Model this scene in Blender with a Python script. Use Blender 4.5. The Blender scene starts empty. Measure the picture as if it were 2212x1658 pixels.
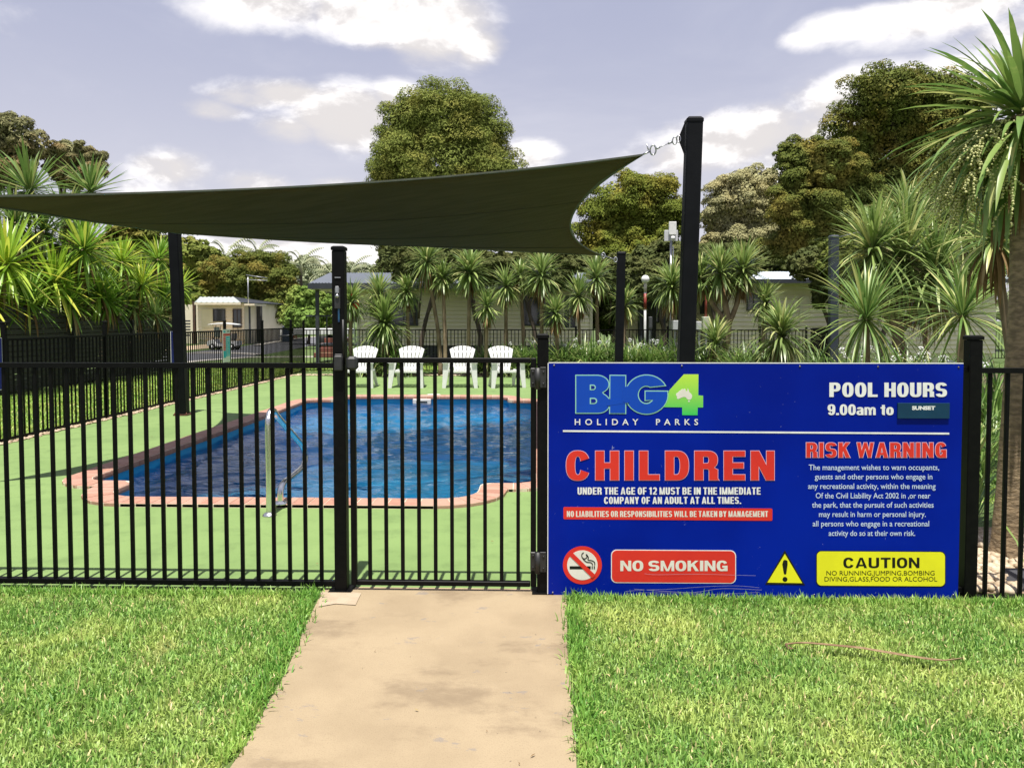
import bpy, bmesh, math, random
import numpy as np
from mathutils import Vector, Matrix

R = math.radians
SC = bpy.context.scene
COL = SC.collection

# ------------------------------------------------------------------ camera, world, sun
FPX, PCX, PCY, HC = 1640.0, 1106.0, 755.0, 1.432      # measured lens in units of a 2212 px wide frame
PITCH = math.atan(67 / 1640); YAW = R(1.64)
cd = bpy.data.cameras.new('camera'); cam = bpy.data.objects.new('camera', cd); COL.objects.link(cam)
cam.location = (0, 0, HC)
cam.rotation_euler = (R(90) - PITCH, 0, YAW)
cd.sensor_width = 36; cd.lens = FPX / 2212 * 36
cd.shift_y = (755 - 829) / 2212
cd.clip_start = 0.05; cd.clip_end = 2000
SC.camera = cam

SUN_DIR = Vector((0.006, 0.250, -1.0)).normalized()   # the way the light travels
SUN_EL = math.asin(-SUN_DIR.z)

def _hd():
    h = Vector((-math.sin(YAW), math.cos(YAW), 0)); r = Vector((math.cos(YAW), math.sin(YAW), 0)); z = Vector((0, 0, 1))
    return h * math.cos(PITCH) - z * math.sin(PITCH), r, h * math.sin(PITCH) + z * math.cos(PITCH)
_F, _R, _U = _hd()
def ray(px, py):
    return _F + _R * ((px - PCX) / FPX) + _U * (-(py - PCY) / FPX)
def G(px, py, z=0.0):
    d = ray(px, py); t = (z - HC) / d.z
    return Vector((0, 0, HC)) + d * t
def P(px, py, Y):
    d = ray(px, py); return Vector((0, 0, HC)) + d * (Y / d.y)
def PX(px, py, X):
    d = ray(px, py); return Vector((0, 0, HC)) + d * (X / d.x)

SC.view_settings.view_transform = 'Standard'
SC.view_settings.look = 'None'
SC.view_settings.exposure = EXPOSURE = 0.85
SC.view_settings.gamma = 1.0
SC.view_settings.use_curve_mapping = False
SC.render.engine = 'CYCLES'
SC.cycles.max_bounces = 7; SC.cycles.diffuse_bounces = 3; SC.cycles.glossy_bounces = 3
SC.cycles.transparent_max_bounces = 8; SC.cycles.transmission_bounces = 3
SC.cycles.caustics_reflective = False; SC.cycles.caustics_refractive = False
SC.cycles.sample_clamp_indirect = 4.0
try:
    SC.cycles.use_denoising = True
except Exception:
    pass

sl = bpy.data.lights.new('sun', 'SUN'); so = bpy.data.objects.new('sun', sl); COL.objects.link(so)
sl.energy = 4.4; sl.angle = R(0.53); sl.color = (1.0, 0.955, 0.88)
so.rotation_euler = SUN_DIR.to_track_quat('-Z', 'Y').to_euler()
so.location = (0, 0, 30)

class NT:
    """small helper for node trees"""
    def __init__(s, tree): s.t = tree; s.n = tree.nodes; s.l = tree.links
    def node(s, typ, **kw):
        nd = s.n.new(typ)
        for k, v in kw.items():
            if k == 'ins':
                for kk, vv in v.items():
                    s.set(nd, kk, vv)
            else: setattr(nd, k, v)
        return nd
    def set(s, nd, key, val):
        if isinstance(key, str) and key.isdigit(): key = int(key)
        i = nd.inputs[key]
        if isinstance(val, bpy.types.NodeSocket): s.l.new(val, i)
        elif isinstance(val, (tuple, list)) and i.type == 'RGBA' and len(val) == 3: i.default_value = (*val, 1)
        else: i.default_value = val
    def math(s, op, a, b=0.0, c=0.0, clamp=False):
        nd = s.n.new('ShaderNodeMath'); nd.operation = op; nd.use_clamp = clamp
        s.set(nd, 0, a); s.set(nd, 1, b); s.set(nd, 2, c); return nd.outputs[0]
    def vmath(s, op, a, b=None):
        nd = s.n.new('ShaderNodeVectorMath'); nd.operation = op
        s.set(nd, 0, a)
        if b is not None: s.set(nd, 1, b)
        return nd.outputs['Value'] if op in ('LENGTH', 'DOT_PRODUCT') else nd.outputs[0]
    def mix(s, f, a, b, blend='MIX'):
        nd = s.n.new('ShaderNodeMix'); nd.data_type = 'RGBA'; nd.blend_type = blend
        s.set(nd, 0, f); s.set(nd, 6, a); s.set(nd, 7, b); return nd.outputs[2]
    def noise(s, vec, scale, detail=4, rough=0.55, dist=0.0):
        nd = s.n.new('ShaderNodeTexNoise')
        if vec is not None: s.l.new(vec, nd.inputs['Vector'])
        nd.inputs['Scale'].default_value = scale; nd.inputs['Detail'].default_value = detail
        nd.inputs['Roughness'].default_value = rough; nd.inputs['Distortion'].default_value = dist
        return nd.outputs['Fac']
    def ramp(s, fac, lo, hi, a=0.0, b=1.0, smooth=True):
        nd = s.n.new('ShaderNodeMapRange'); nd.interpolation_type = 'SMOOTHSTEP' if smooth else 'LINEAR'
        s.set(nd, 0, fac); s.set(nd, 1, lo); s.set(nd, 2, hi); s.set(nd, 3, a); s.set(nd, 4, b); return nd.outputs[0]
    def scale(s, vec, xyz):
        nd = s.n.new('ShaderNodeMapping'); s.l.new(vec, nd.inputs[0]); nd.inputs['Scale'].default_value = xyz; return nd.outputs[0]

def make_world():
    w = bpy.data.worlds.new('World'); SC.world = w; w.use_nodes = True
    w.node_tree.nodes.clear(); q = NT(w.node_tree)
    out = q.node('ShaderNodeOutputWorld'); bg = q.node('ShaderNodeBackground')
    bg.inputs['Strength'].default_value = 0.1
    q.l.new(bg.outputs[0], out.inputs[0])
    sky = q.node('ShaderNodeTexSky'); sky.sky_type = 'NISHITA'; sky.sun_disc = False
    sky.sun_elevation = SUN_EL; sky.sun_rotation = math.atan2(-SUN_DIR.x, -SUN_DIR.y)
    sky.air_density = 1.0; sky.dust_density = 2.5; sky.ozone_density = 1.0
    tc = q.node('ShaderNodeTexCoord'); v = q.vmath('NORMALIZE', tc.outputs['Generated'])
    sep = q.node('ShaderNodeSeparateXYZ'); q.l.new(v, sep.inputs[0]); vz = sep.outputs[2]
    hor = q.ramp(vz, 0.0, 0.42)
    haze = q.mix(hor, (4.35, 4.20, 4.55), (2.65, 2.74, 3.62))
    base = q.mix(0.88, sky.outputs[0], haze)
    # cloud field: fractal noise everywhere, gathered where the photograph has its banks
    vs = q.scale(v, (1.0, 1.0, 2.1))
    n = q.noise(vs, 3.6, 9, 0.58, 0.25)
    vu = q.vmath('ADD', v, (0.0, 0.0, 0.022)); n2 = q.noise(q.scale(vu, (1.0, 1.0, 2.1)), 3.6, 9, 0.58, 0.25)
    CL = [(560, 5, 220, 60, .9), (790, 25, 200, 62, .95), (950, 55, 130, 75, .95), (1030, 100, 70, 50, .8),
          (745, 265, 130, 75, 1.0), (640, 285, 110, 45, .7), (620, 205, 120, 32, .75), (460, 240, 95, 28, .6), (540, 215, 90, 28, .6), (860, 215, 60, 40, .7),
          (350, 365, 125, 65, 1.1), (300, 400, 90, 50, .9), (560, 395, 150, 38, .85), (700, 395, 90, 26, .7), (1150, 330, 70, 36, .8),
          (1850, 48, 190, 44, 1.0), (2040, 25, 230, 55, 1.0), (1740, 78, 90, 30, .85), (2220, 60, 120, 60, .8),
          (1900, 215, 200, 70, .85), (2080, 190, 180, 70, .85), (1600, 300, 200, 80, 1.0), (1480, 340, 150, 80, .75), (1750, 330, 200, 100, .9),
          (700, 560, 420, 110, .95), (1000, 640, 900, 60, .7), (60, 560, 300, 90, .4)]
    B = None
    for (px, py, rx, ry, s_) in CL:
        d = ray(px, py).normalized()
        a = q.vmath('SUBTRACT', v, tuple(d))
        a = q.vmath('MULTIPLY', a, (FPX / rx, FPX / rx * .35, FPX / ry * 1.0))
        L = q.vmath('LENGTH', a)
        b = q.math('MULTIPLY', q.math('SUBTRACT', 1.25, L, clamp=True), s_)
        B = b if B is None else q.math('MAXIMUM', B, b)
    field = q.math('ADD', q.math('MULTIPLY', n, 1.5), q.math('MULTIPLY', B, 0.62))
    cover = q.ramp(field, 0.94, 1.30)
    wisps = q.math('MULTIPLY', q.ramp(q.noise(q.scale(v, (1, 1, 3.2)), 2.2, 6, .6, .4), .45, .75), .22)
    lit = q.ramp(q.math('SUBTRACT', n, n2), -0.035, 0.045)
    thick = q.ramp(field, 1.1, 1.6)
    ccol = q.mix(lit, (4.5, 4.3, 4.3), (6.9, 6.7, 6.6))
    ccol = q.mix(q.math('MULTIPLY', thick, .45), ccol, (4.7, 4.45, 4.35))
    col = q.mix(wisps, base, (5.2, 5.1, 5.4))
    col = q.mix(cover, col, ccol)
    q.l.new(col, bg.inputs[0])
make_world()

# ------------------------------------------------------------------ materials
_mats = {}
def srgb(r, g, b):
    def c(v):
        v /= 255.0
        return v / 12.92 if v <= 0.04045 else ((v + 0.055) / 1.055) ** 2.4
    return (c(r), c(g), c(b))

def mat(name, col, rough=0.6, metal=0.0, col2=None, scale=8.0, detail=4, bump=0.0, bscale=40.0, spec=0.5, coat=0.0,
        stretch=(1, 1, 1), lo=.35, hi=.65, trans=0.0, obj_rand=0.0, rand_attr=None, col3=None, edge=None):
    if name in _mats: return _mats[name]
    m = bpy.data.materials.new(name); m.use_nodes = True; q = NT(m.node_tree)
    pb = q.n['Principled BSDF']; out = q.n['Material Output']
    tc = q.node('ShaderNodeTexCoord'); vec = tc.outputs['Object']
    if stretch != (1, 1, 1): vec = q.scale(vec, stretch)
    c = None
    if col2 is not None:
        c = q.mix(q.ramp(q.noise(vec, scale, detail), lo, hi), col, col2)
    if rand_attr:
        at = q.node('ShaderNodeAttribute', attribute_name=rand_attr)
        c = q.mix(q.math('MULTIPLY', at.outputs['Fac'], 1.0), c if c is not None else col, col3)
    if obj_rand:
        oi = q.node('ShaderNodeObjectInfo')
        c = q.mix(q.math('MULTIPLY', oi.outputs['Random'], obj_rand), c if c is not None else col, col3 if col3 is not None else tuple(x * .6 for x in col))
    if c is None: pb.inputs['Base Color'].default_value = (*col, 1)
    else: q.l.new(c, pb.inputs['Base Color'])
    pb.inputs['Roughness'].default_value = rough; pb.inputs['Metallic'].default_value = metal
    pb.inputs['Specular IOR Level'].default_value = spec
    if coat: pb.inputs['Coat Weight'].default_value = coat; pb.inputs['Coat Roughness'].default_value = .1
    if bump:
        b = q.node('ShaderNodeBump'); b.inputs['Strength'].default_value = bump; b.inputs['Distance'].default_value = 0.01
        q.l.new(q.noise(vec, bscale, 5), b.inputs['Height']); q.l.new(b.outputs[0], pb.inputs['Normal'])
    if trans:
        tr = q.node('ShaderNodeBsdfTranslucent'); mx = q.node('ShaderNodeMixShader'); mx.inputs[0].default_value = trans
        if c is None: tr.inputs[0].default_value = (*col, 1)
        else: q.l.new(c, tr.inputs[0])
        q.l.new(pb.outputs[0], mx.inputs[1]); q.l.new(tr.outputs[0], mx.inputs[2]); q.l.new(mx.outputs[0], out.inputs[0])
    _mats[name] = m
    return m

BLACK = mat('black_powder_coat', (.0016, .0016, .0018), .5, col2=(.0032, .0032, .0030), scale=30, bump=.05, bscale=220, spec=.14)
POSTM = mat('charcoal_steel', (.0030, .0035, .0048), .5, col2=(.005, .0055, .007), scale=6, bump=.05, bscale=120, spec=.14)
GREYP = mat('grey_plastic', (.018, .018, .020), .5, col2=(.025, .025, .027), scale=20)
DKPL = mat('black_plastic', (.012, .012, .013), .5, col2=(.02, .02, .02), scale=15)
SILVER = mat('silver_metal', (.55, .55, .56), .3, metal=1.0, col2=(.4, .4, .42), scale=20)
CHROME = mat('stainless_steel', (.78, .78, .76), .27, metal=1.0, col2=(.68, .68, .66), scale=10, bump=.03, bscale=60)
GALV = mat('galvanised_steel', (.42, .43, .45), .45, metal=.7, col2=(.3, .31, .33), scale=14)
WHITEP = mat('white_resin', (.90, .90, .89), .35, col2=(.84, .84, .83), scale=6, spec=.4, trans=.30)
WHITE = mat('white_paint', (.72, .72, .70), .5, col2=(.62, .62, .60), scale=12)
CREAM = mat('cream_weatherboard', (.86, .78, .60), .6, col2=(.80, .72, .54), scale=1.5, bump=.05, bscale=30, obj_rand=.5, col3=(.76, .68, .51))
CREAMT = mat('cream_trim', (.70, .62, .47), .5, col2=(.6, .57, .44), scale=4)
DARKGREY = mat('charcoal_cladding', (.05, .052, .056), .6, col2=(.035, .036, .04), scale=6)
GLASS = mat('window_glass', (.02, .025, .03), .08, col2=(.05, .055, .06), scale=1.2, spec=.8)

# ------------------------------------------------------------------ mesh helpers
class MB:
    def __init__(s): s.v = []; s.f = []; s.smooth = []
    def add(s, vs, fs, sm=False):
        o = len(s.v); s.v += [tuple(v) for v in vs]; s.f += [tuple(i + o for i in f) for f in fs]; s.smooth += [sm] * len(fs); return s
    def box(s, c, d, rz=0.0, bev=0.0, M=None):
        x, y, z = d[0] / 2, d[1] / 2, d[2] / 2
        cs, sn = math.cos(rz), math.sin(rz)
        if bev <= 0:
            pts = [(i * x, j * y, k * z) for k in (-1, 1) for (i, j) in ((-1, -1), (1, -1), (1, 1), (-1, 1))]
            fs = [(0, 3, 2, 1), (4, 5, 6, 7), (0, 1, 5, 4), (1, 2, 6, 5), (2, 3, 7, 6), (3, 0, 4, 7)]
        else:
            b = bev; ring = [(-x + b, -y), (x - b, -y), (x, -y + b), (x, y - b), (x - b, y), (-x + b, y), (-x, y - b), (-x, -y + b)]
            k = lambda f: [(px_ - math.copysign(b, px_) * f if abs(px_) > x - b - 1e-9 and 0 else px_, py_) for px_, py_ in ring]
            sx, sy = (x - b) / x, (y - b) / y
            pts = [(p[0] * sx, p[1] * sy, -z) for p in ring] + [(p[0], p[1], -z + b) for p in ring] + [(p[0], p[1], z - b) for p in ring] + [(p[0] * sx, p[1] * sy, z) for p in ring]
            fs = [tuple(range(7, -1, -1)), tuple(range(24, 32))]
            for r_ in range(3):
                for i in range(8):
                    a = r_ * 8 + i; b_ = r_ * 8 + (i + 1) % 8; fs.append((a, b_, b_ + 8, a + 8))
        out = []
        for p in pts:
            if M is not None: q_ = M @ Vector(p); out.append((q_.x + c[0], q_.y + c[1], q_.z + c[2]))
            else: out.append((c[0] + p[0] * cs - p[1] * sn, c[1] + p[0] * sn + p[1] * cs, c[2] + p[2]))
        return s.add(out, fs)
    def tube(s, pts, r, n=8, caps=True, r2=None, sm=True):
        pts = [Vector(p) for p in pts]; m = len(pts); o = []
        up = Vector((0, 0, 1)); prev = None
        for i, p in enumerate(pts):
            t = (pts[min(i + 1, m - 1)] - pts[max(i - 1, 0)]).normalized()
            if prev is None:
                a = t.cross(up) if abs(t.dot(up)) < .95 else t.cross(Vector((1, 0, 0)))
            else: a = prev - t * prev.dot(t)
            a.normalize(); prev = a; b = t.cross(a)
            rr = r[i] if isinstance(r, (list, tuple)) else (r if r2 is None else r + (r2 - r) * i / (m - 1))
            for k in range(n):
                an = 2 * math.pi * k / n; o.append(p + a * math.cos(an) * rr + b * math.sin(an) * rr)
        fs = []
        for i in range(m - 1):
            for k in range(n):
                a0 = i * n + k; a1 = i * n + (k + 1) % n; fs.append((a0, a1, a1 + n, a0 + n))
        s.add(o, fs, sm)
        if caps:
            base = len(s.v) - len(o)
            s.f.append(tuple(base + k for k in range(n - 1, -1, -1))); s.smooth.append(False)
            s.f.append(tuple(base + (m - 1) * n + k for k in range(n))); s.smooth.append(False)
        return s
    def lathe(s, c, prof, n=16, sm=True, axis='z'):
        o = []
        for (r, z) in prof:
            for k in range(n):
                a = 2 * math.pi * k / n
                p = (r * math.cos(a), r * math.sin(a), z)
                if axis == 'y': p = (p[0], p[2], p[1])
                if axis == 'x': p = (p[2], p[0], p[1])
                o.append((c[0] + p[0], c[1] + p[1], c[2] + p[2]))
        fs = []
        for i in range(len(prof) - 1):
            for k in range(n):
                a0 = i * n + k; a1 = i * n + (k + 1) % n; fs.append((a0, a1, a1 + n, a0 + n))
        fs.append(tuple(range(n - 1, -1, -1))); fs.append(tuple((len(prof) - 1) * n + k for k in range(n)))
        return s.add(o, fs, sm)
    def prism(s, poly, a, b, f):
        """poly list of 2-tuples, f(u,v,w)->3D; extruded from w=a to w=b"""
        n = len(poly)
        vs = [f(u, v, a) for u, v in poly] + [f(u, v, b) for u, v in poly]
        fs = [tuple(range(n - 1, -1, -1)), tuple(range(n, 2 * n))] + [(i, (i + 1) % n, (i + 1) % n + n, i + n) for i in range(n)]
        return s.add(vs, fs)
    def mesh(s, name, m):
        me = bpy.data.meshes.new(name); me.from_pydata(s.v, [], s.f)
        me.polygons.foreach_set('use_smooth', s.smooth); me.materials.append(m); me.update(); return me
    def build(s, name, m, parent=None, label=None, kind=None, loc=None):
        me = s.mesh(name, m)
        return link(name, me, parent, label, kind, loc)

def link(name, me, parent=None, label=None, kind=None, loc=None):
    o = bpy.data.objects.new(name, me); COL.objects.link(o)
    if parent is not None: o.parent = parent
    if loc is not None: o.location = loc
    if label: o['label'] = label
    if kind: o['kind'] = kind
    return o
def tag(o, label, cat=None, group=None, kind=None):
    o['label'] = label
    if cat: o['category'] = cat
    if group: o['group'] = group
    if kind: o['kind'] = kind
    return o
def thing(name, label, cat, loc=(0, 0, 0), rz=0.0, group=None):
    o = bpy.data.objects.new(name, None); COL.objects.link(o); o.empty_display_size = .1
    o.location = loc; o.rotation_euler = (0, 0, rz)
    return tag(o, label, cat, group)
def copy_thing(root, loc, rz, label):
    r = root.copy(); COL.objects.link(r); r.location = loc; r.rotation_euler = (0, 0, rz); r['label'] = label
    for ch in list(root.children):
        c = ch.copy(); COL.objects.link(c); c.parent = r
        for g in list(ch.children):
            d = g.copy(); COL.objects.link(d); d.parent = c
    return r

def np_mesh(name, verts, faces, m, attrs=None, smooth=False):
    """verts (n,3); faces (k,c) all with same corner count c"""
    me = bpy.data.meshes.new(name); n = len(verts); k, c = faces.shape
    me.vertices.add(n); me.vertices.foreach_set('co', verts.astype(np.float32).ravel())
    me.loops.add(k * c); me.loops.foreach_set('vertex_index', faces.astype(np.int32).ravel())
    me.polygons.add(k); me.polygons.foreach_set('loop_start', np.arange(0, k * c, c, dtype=np.int32))
    try: me.polygons.foreach_set('loop_total', np.full(k, c, dtype=np.int32))
    except Exception: pass
    if smooth: me.polygons.foreach_set('use_smooth', np.ones(k, dtype=bool))
    me.update(calc_edges=True); me.materials.append(m)
    for an, arr in (attrs or {}).items():
        a = me.attributes.new(an, 'FLOAT', 'POINT'); a.data.foreach_set('value', arr.astype(np.float32))
    return me

def fill_sheet(name, outer, holes, z, m, thickness=0.0):
    bm = bmesh.new(); edges = []
    for loop in [outer] + list(holes):
        vs = [bm.verts.new((p[0], p[1], z)) for p in loop]
        for i in range(len(vs)): edges.append(bm.edges.new((vs[i], vs[(i + 1) % len(vs)])))
    bmesh.ops.triangle_fill(bm, use_beauty=True, use_dissolve=False, edges=edges)
    bm.normal_update()
    for f in bm.faces:
        if f.normal.z < 0: f.normal_flip()
    me = bpy.data.meshes.new(name); bm.to_mesh(me); bm.free(); me.materials.append(m)
    return me
# ------------------------------------------------------------------ ground, deck, pool, path
rng = np.random.default_rng(7); random.seed(7)
YF = 3.93                                   # front fence line
DX0, DX1, DY0, DY1 = -6.02, 2.25, 3.955, 18.85

SOILG = mat('lawn_soil', (.055, .10, .018), .9, col2=(.09, .13, .03), scale=1.2, bump=.6, bscale=60)
ground_outer = [(-260, -30), (260, -30), (260, 420), (-260, 420)]
g = link('ground', fill_sheet('ground', ground_outer, [[(DX0, DY0), (DX1, DY0), (DX1, DY1), (DX0, DY1)]], 0.0, SOILG), kind='structure')

def deck_material():
    m = bpy.data.materials.new('green_deck_coating'); m.use_nodes = True; q = NT(m.node_tree); pb = q.n['Principled BSDF']
    tc = q.node('ShaderNodeTexCoord'); v = tc.outputs['Object']
    a = q.noise(v, .9, 5, .6); b = q.noise(v, 60, 3, .6); d = q.noise(v, 4.5, 6, .65)
    c = q.mix(q.ramp(a, .35, .7), (.172, .262, .082), (.140, .222, .066))
    c = q.mix(q.math('MULTIPLY', q.ramp(d, .47, .70), .55), c, (.095, .155, .045))
    c = q.mix(q.math('MULTIPLY', q.ramp(b, .45, .7), .22), c, (.12, .20, .055))
    sp = q.ramp(q.noise(v, 26, 2, .5), .77, .82)
    c = q.mix(q.math('MULTIPLY', sp, .7), c, (.14, .10, .06))
    q.l.new(c, pb.inputs['Base Color']); pb.inputs['Roughness'].default_value = .8
    bp = q.node('ShaderNodeBump'); bp.inputs['Strength'].default_value = .35; bp.inputs['Distance'].default_value = .004
    q.l.new(q.noise(v, 130, 4), bp.inputs['Height']); q.l.new(bp.outputs[0], pb.inputs['Normal'])
    return m

# pool outline as a polygon with rounded corners; the outer edge of the coping is the same polygon set out by .23
PC = [(-3.45, 5.87, .30), (-.45, 5.87, .30), (-.45, 6.45, .10), (0.02, 6.45, .19), (0.02, 13.1, .19), (-.45, 13.1, .10),
      (-.45, 13.7, .30), (-3.45, 13.7, .30), (-3.45, 13.1, .10), (-3.92, 13.1, .19), (-3.92, 6.45, .19), (-3.45, 6.45, .10)]
REENT = {2, 5, 8, 11}
def offset_corners(off):
    out = []; n = len(PC)
    for i, (x, y, r) in enumerate(PC):
        p = Vector(PC[i - 1][:2]); c = Vector((x, y)); nx = Vector(PC[(i + 1) % n][:2])
        d1 = (c - p).normalized(); d2 = (nx - c).normalized()
        n1 = Vector((d1.y, -d1.x)); n2 = Vector((d2.y, -d2.x))          # outward for a ccw polygon
        q_ = c + (n1 + n2) * off
        rr = max(.015, r - off) if i in REENT else r + off
        out.append((q_.x, q_.y, rr))
    return out
def segments(off):
    cs = offset_corners(off); n = len(cs); segs = []
    tang = []
    for i in range(n):
        p = Vector(cs[i - 1][:2]); c = Vector(cs[i][:2]); nx = Vector(cs[(i + 1) % n][:2]); r = cs[i][2]
        d1 = (c - p).normalized(); d2 = (nx - c).normalized()
        a = c - d1 * r; b = c + d2 * r
        s = 1 if i not in REENT else -1
        n1 = Vector((-d1.y, d1.x)) * s
        ctr = a + n1 * r
        tang.append((a, b, ctr, r))
    for i in range(n):
        a, b, ctr, r = tang[i]; a2 = tang[(i + 1) % n][0]
        segs.append(('arc', a, b, ctr)); segs.append(('line', b, a2, None))
    return segs
def seg_pt(s, t):
    k, a, b, ctr = s
    if k == 'line': return a + (b - a) * t
    va = a - ctr; vb = b - ctr; a0 = math.atan2(va.y, va.x); a1 = math.atan2(vb.y, vb.x)
    d = (a1 - a0 + math.pi) % (2 * math.pi) - math.pi
    an = a0 + d * t; r = va.length
    return ctr + Vector((math.cos(an), math.sin(an))) * r
def pool_path(off, k=6):
    out = []
    for s in segments(off):
        n = k if s[0] == 'arc' else 1
        out += [seg_pt(s, i / n) for i in range(n)]
    return [(p.x, p.y) for p in out]

deck = link('pool_deck', fill_sheet('pool_deck', [(DX0, DY0), (DX1, DY0), (DX1, DY1), (DX0, DY1)], [pool_path(.15)], 0.0, deck_material()), kind='structure')

# pool shell
POOLM = mat('blue_pool_finish', (.020, .38, .74), .5, col2=(.028, .46, .82), scale=3, bump=.2, bscale=40)
ZF = -1.15
pp = pool_path(.02); n = len(pp); mb = MB()
mb.add([(x, y, -.012) for x, y in pp] + [(x, y, ZF) for x, y in pp], [(i, i + n, (i + 1) % n + n, (i + 1) % n) for i in range(n)])
mb.add([(x, y, ZF) for x, y in pp], [tuple(range(n))])
shell = mb.build('pool_shell', POOLM, kind='structure')

def water_material():
    m = bpy.data.materials.new('pool_water'); m.use_nodes = True; q = NT(m.node_tree); q.n.clear()
    out = q.node('ShaderNodeOutputMaterial'); tc = q.node('ShaderNodeTexCoord'); v = tc.outputs['Object']
    h1 = q.noise(q.scale(v, (1.0, 1.6, 1)), 3.0, 2, .5, .8); h2 = q.noise(q.scale(v, (1.0, 1.8, 1)), 8.5, 3, .55, 1.0)
    h = q.math('ADD', h1, q.math('MULTIPLY', h2, .42))
    b = q.node('ShaderNodeBump'); b.inputs['Strength'].default_value = 1.0; b.inputs['Distance'].default_value = .02
    q.l.new(h, b.inputs['Height'])
    fr = q.node('ShaderNodeFresnel'); fr.inputs['IOR'].default_value = 1.33; q.l.new(b.outputs[0], fr.inputs['Normal'])
    gl = q.node('ShaderNodeBsdfGlossy'); gl.inputs['Roughness'].default_value = .03; gl.inputs['Color'].default_value = (.92, .95, 1, 1)
    q.l.new(b.outputs[0], gl.inputs['Normal'])
    tr = q.node('ShaderNodeBsdfTransparent'); tr.inputs['Color'].default_value = (.80, .95, .99, 1)
    rf = q.node('ShaderNodeBsdfRefraction'); rf.inputs['Color'].default_value = (.78, .94, .98, 1); rf.inputs['IOR'].default_value = 1.33; rf.inputs['Roughness'].default_value = .0; q.l.new(b.outputs[0], rf.inputs['Normal'])
    m2 = q.node('ShaderNodeMixShader'); m2.inputs[0].default_value = .58; q.l.new(tr.outputs[0], m2.inputs[1]); q.l.new(rf.outputs[0], m2.inputs[2])
    mx = q.node('ShaderNodeMixShader'); q.l.new(fr.outputs[0], mx.inputs[0]); q.l.new(m2.outputs[0], mx.inputs[1]); q.l.new(gl.outputs[0], mx.inputs[2])
    q.l.new(mx.outputs[0], out.inputs[0]); return m
ZW = -.105
# wavelets as real relief: a fine sheet cut to the outline of the pool
st = .024; gx = np.arange(-4.15, .27, st); gy = np.arange(5.62, 13.95, st); X_, Y_ = np.meshgrid(gx, gy); Zw = np.zeros_like(X_)
wr = np.random.default_rng(3)
for k in range(60):
    lam = wr.uniform(.09, .62); a_ = wr.normal(math.pi / 2 + .35, .75); ph = wr.uniform(0, 6.28); kx, ky = 2 * math.pi / lam * math.cos(a_), 2 * math.pi / lam * math.sin(a_)
    env = .6 + .4 * np.sin(X_ * wr.uniform(.4, 1.6) + Y_ * wr.uniform(.3, 1.2) + wr.uniform(0, 6))
    Zw += .0078 * lam ** 1.15 * env * np.sin(kx * X_ + ky * Y_ + ph + .5 * np.sin(2.1 * X_ + 1.7 * Y_ + ph))
ny_, nx_ = X_.shape; idx = np.arange(nx_ * ny_).reshape(ny_, nx_)
F_ = np.stack([idx[:-1, :-1], idx[:-1, 1:], idx[1:, 1:], idx[1:, :-1]], -1).reshape(-1, 4)
cxm = (X_[:-1, :-1] + st / 2).ravel(); cym = (Y_[:-1, :-1] + st / 2).ravel()
def _inp(x, y, poly):
    ins = np.zeros(len(x), bool); j = len(poly) - 1
    for i in range(len(poly)):
        xi, yi = poly[i]; xj, yj = poly[j]; ins ^= ((yi > y) != (yj > y)) & (x < (xj - xi) * (y - yi) / (yj - yi + 1e-12) + xi); j = i
    return ins
F_ = F_[_inp(cxm, cym, pool_path(.035))]; used = np.unique(F_); rm = -np.ones(nx_ * ny_, int); rm[used] = np.arange(len(used))
water = link('pool_water', np_mesh('pool_water', np.stack([X_.ravel(), Y_.ravel(), ZW + Zw.ravel()], 1)[used], rm[F_], water_material(), smooth=True), kind='structure')

# coping: one brick after another
COP = mat('terracotta_paver', (.40, .205, .140), .65, col2=(.32, .155, .11), scale=14, bump=.25, bscale=70, obj_rand=.6, col3=(.46, .29, .22))
MORT = mat('pale_mortar', (.72, .62, .48), .8, col2=(.60, .50, .38), scale=30)
cop = bpy.data.objects.new('pool_coping', None); COL.objects.link(cop); cop['kind'] = 'structure'
si, so_ = segments(0.0), segments(.23)
mort = MB()
zt = .030
for a, b in zip(si, so_):
    La = (seg_pt(a, 1) - seg_pt(a, 0)).length; Lb = (seg_pt(b, 1) - seg_pt(b, 0)).length
    cnt = max(1, round(max(La, Lb) / .122)) if a[0] == 'line' else max(1, round(max(La, Lb) * 1.1 / .13))
    for i in range(cnt):
        g_ = .065 / 2
        t0, t1 = (i + g_) / cnt, (i + 1 - g_) / cnt
        dz = random.uniform(-.0015, .0015)
        p0, p1, q0, q1 = seg_pt(a, t0), seg_pt(a, t1), seg_pt(b, t0), seg_pt(b, t1)
        vin = lambda p, q_, k: p + (q_ - p) * k
        # rounded nose towards the water
        prof = [(-.02, -.028), (-.03, -.006), (-.02, .018), (.04, .030), (.985, .030), (1.0, .024), (1.0, .004)]
        vs = []
        for (k, z) in prof:
            for (p, q_) in ((p0, q0), (p1, q1)):
                w = vin(p, q_, k); vs.append((w.x, w.y, z + dz))
        m_ = len(prof); fs = [(2 * j, 2 * j + 1, 2 * j + 3, 2 * j + 2) for j in range(m_ - 1)]
        fs += [tuple(range(0, 2 * m_, 2))[::-1], tuple(range(1, 2 * m_, 2)), (0, 2 * m_ - 2, 2 * m_ - 1, 1)]
        MB().add(vs, fs).build('brick', COP, cop)
        pass
    K = 1 if a[0] == 'line' else 6
    for i in range(K):
        p0, p1, q0, q1 = seg_pt(a, i / K), seg_pt(a, (i + 1) / K), seg_pt(b, i / K), seg_pt(b, (i + 1) / K)
        mort.add([(w.x, w.y, zt - .004) for w in (p0, p1, q1, q0)] + [(w.x, w.y, -.022) for w in (p0, p1, q1, q0)], [(3, 2, 1, 0), (0, 1, 5, 4), (2, 3, 7, 6)])
mort.build('mortar_bed', MORT, cop)

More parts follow.
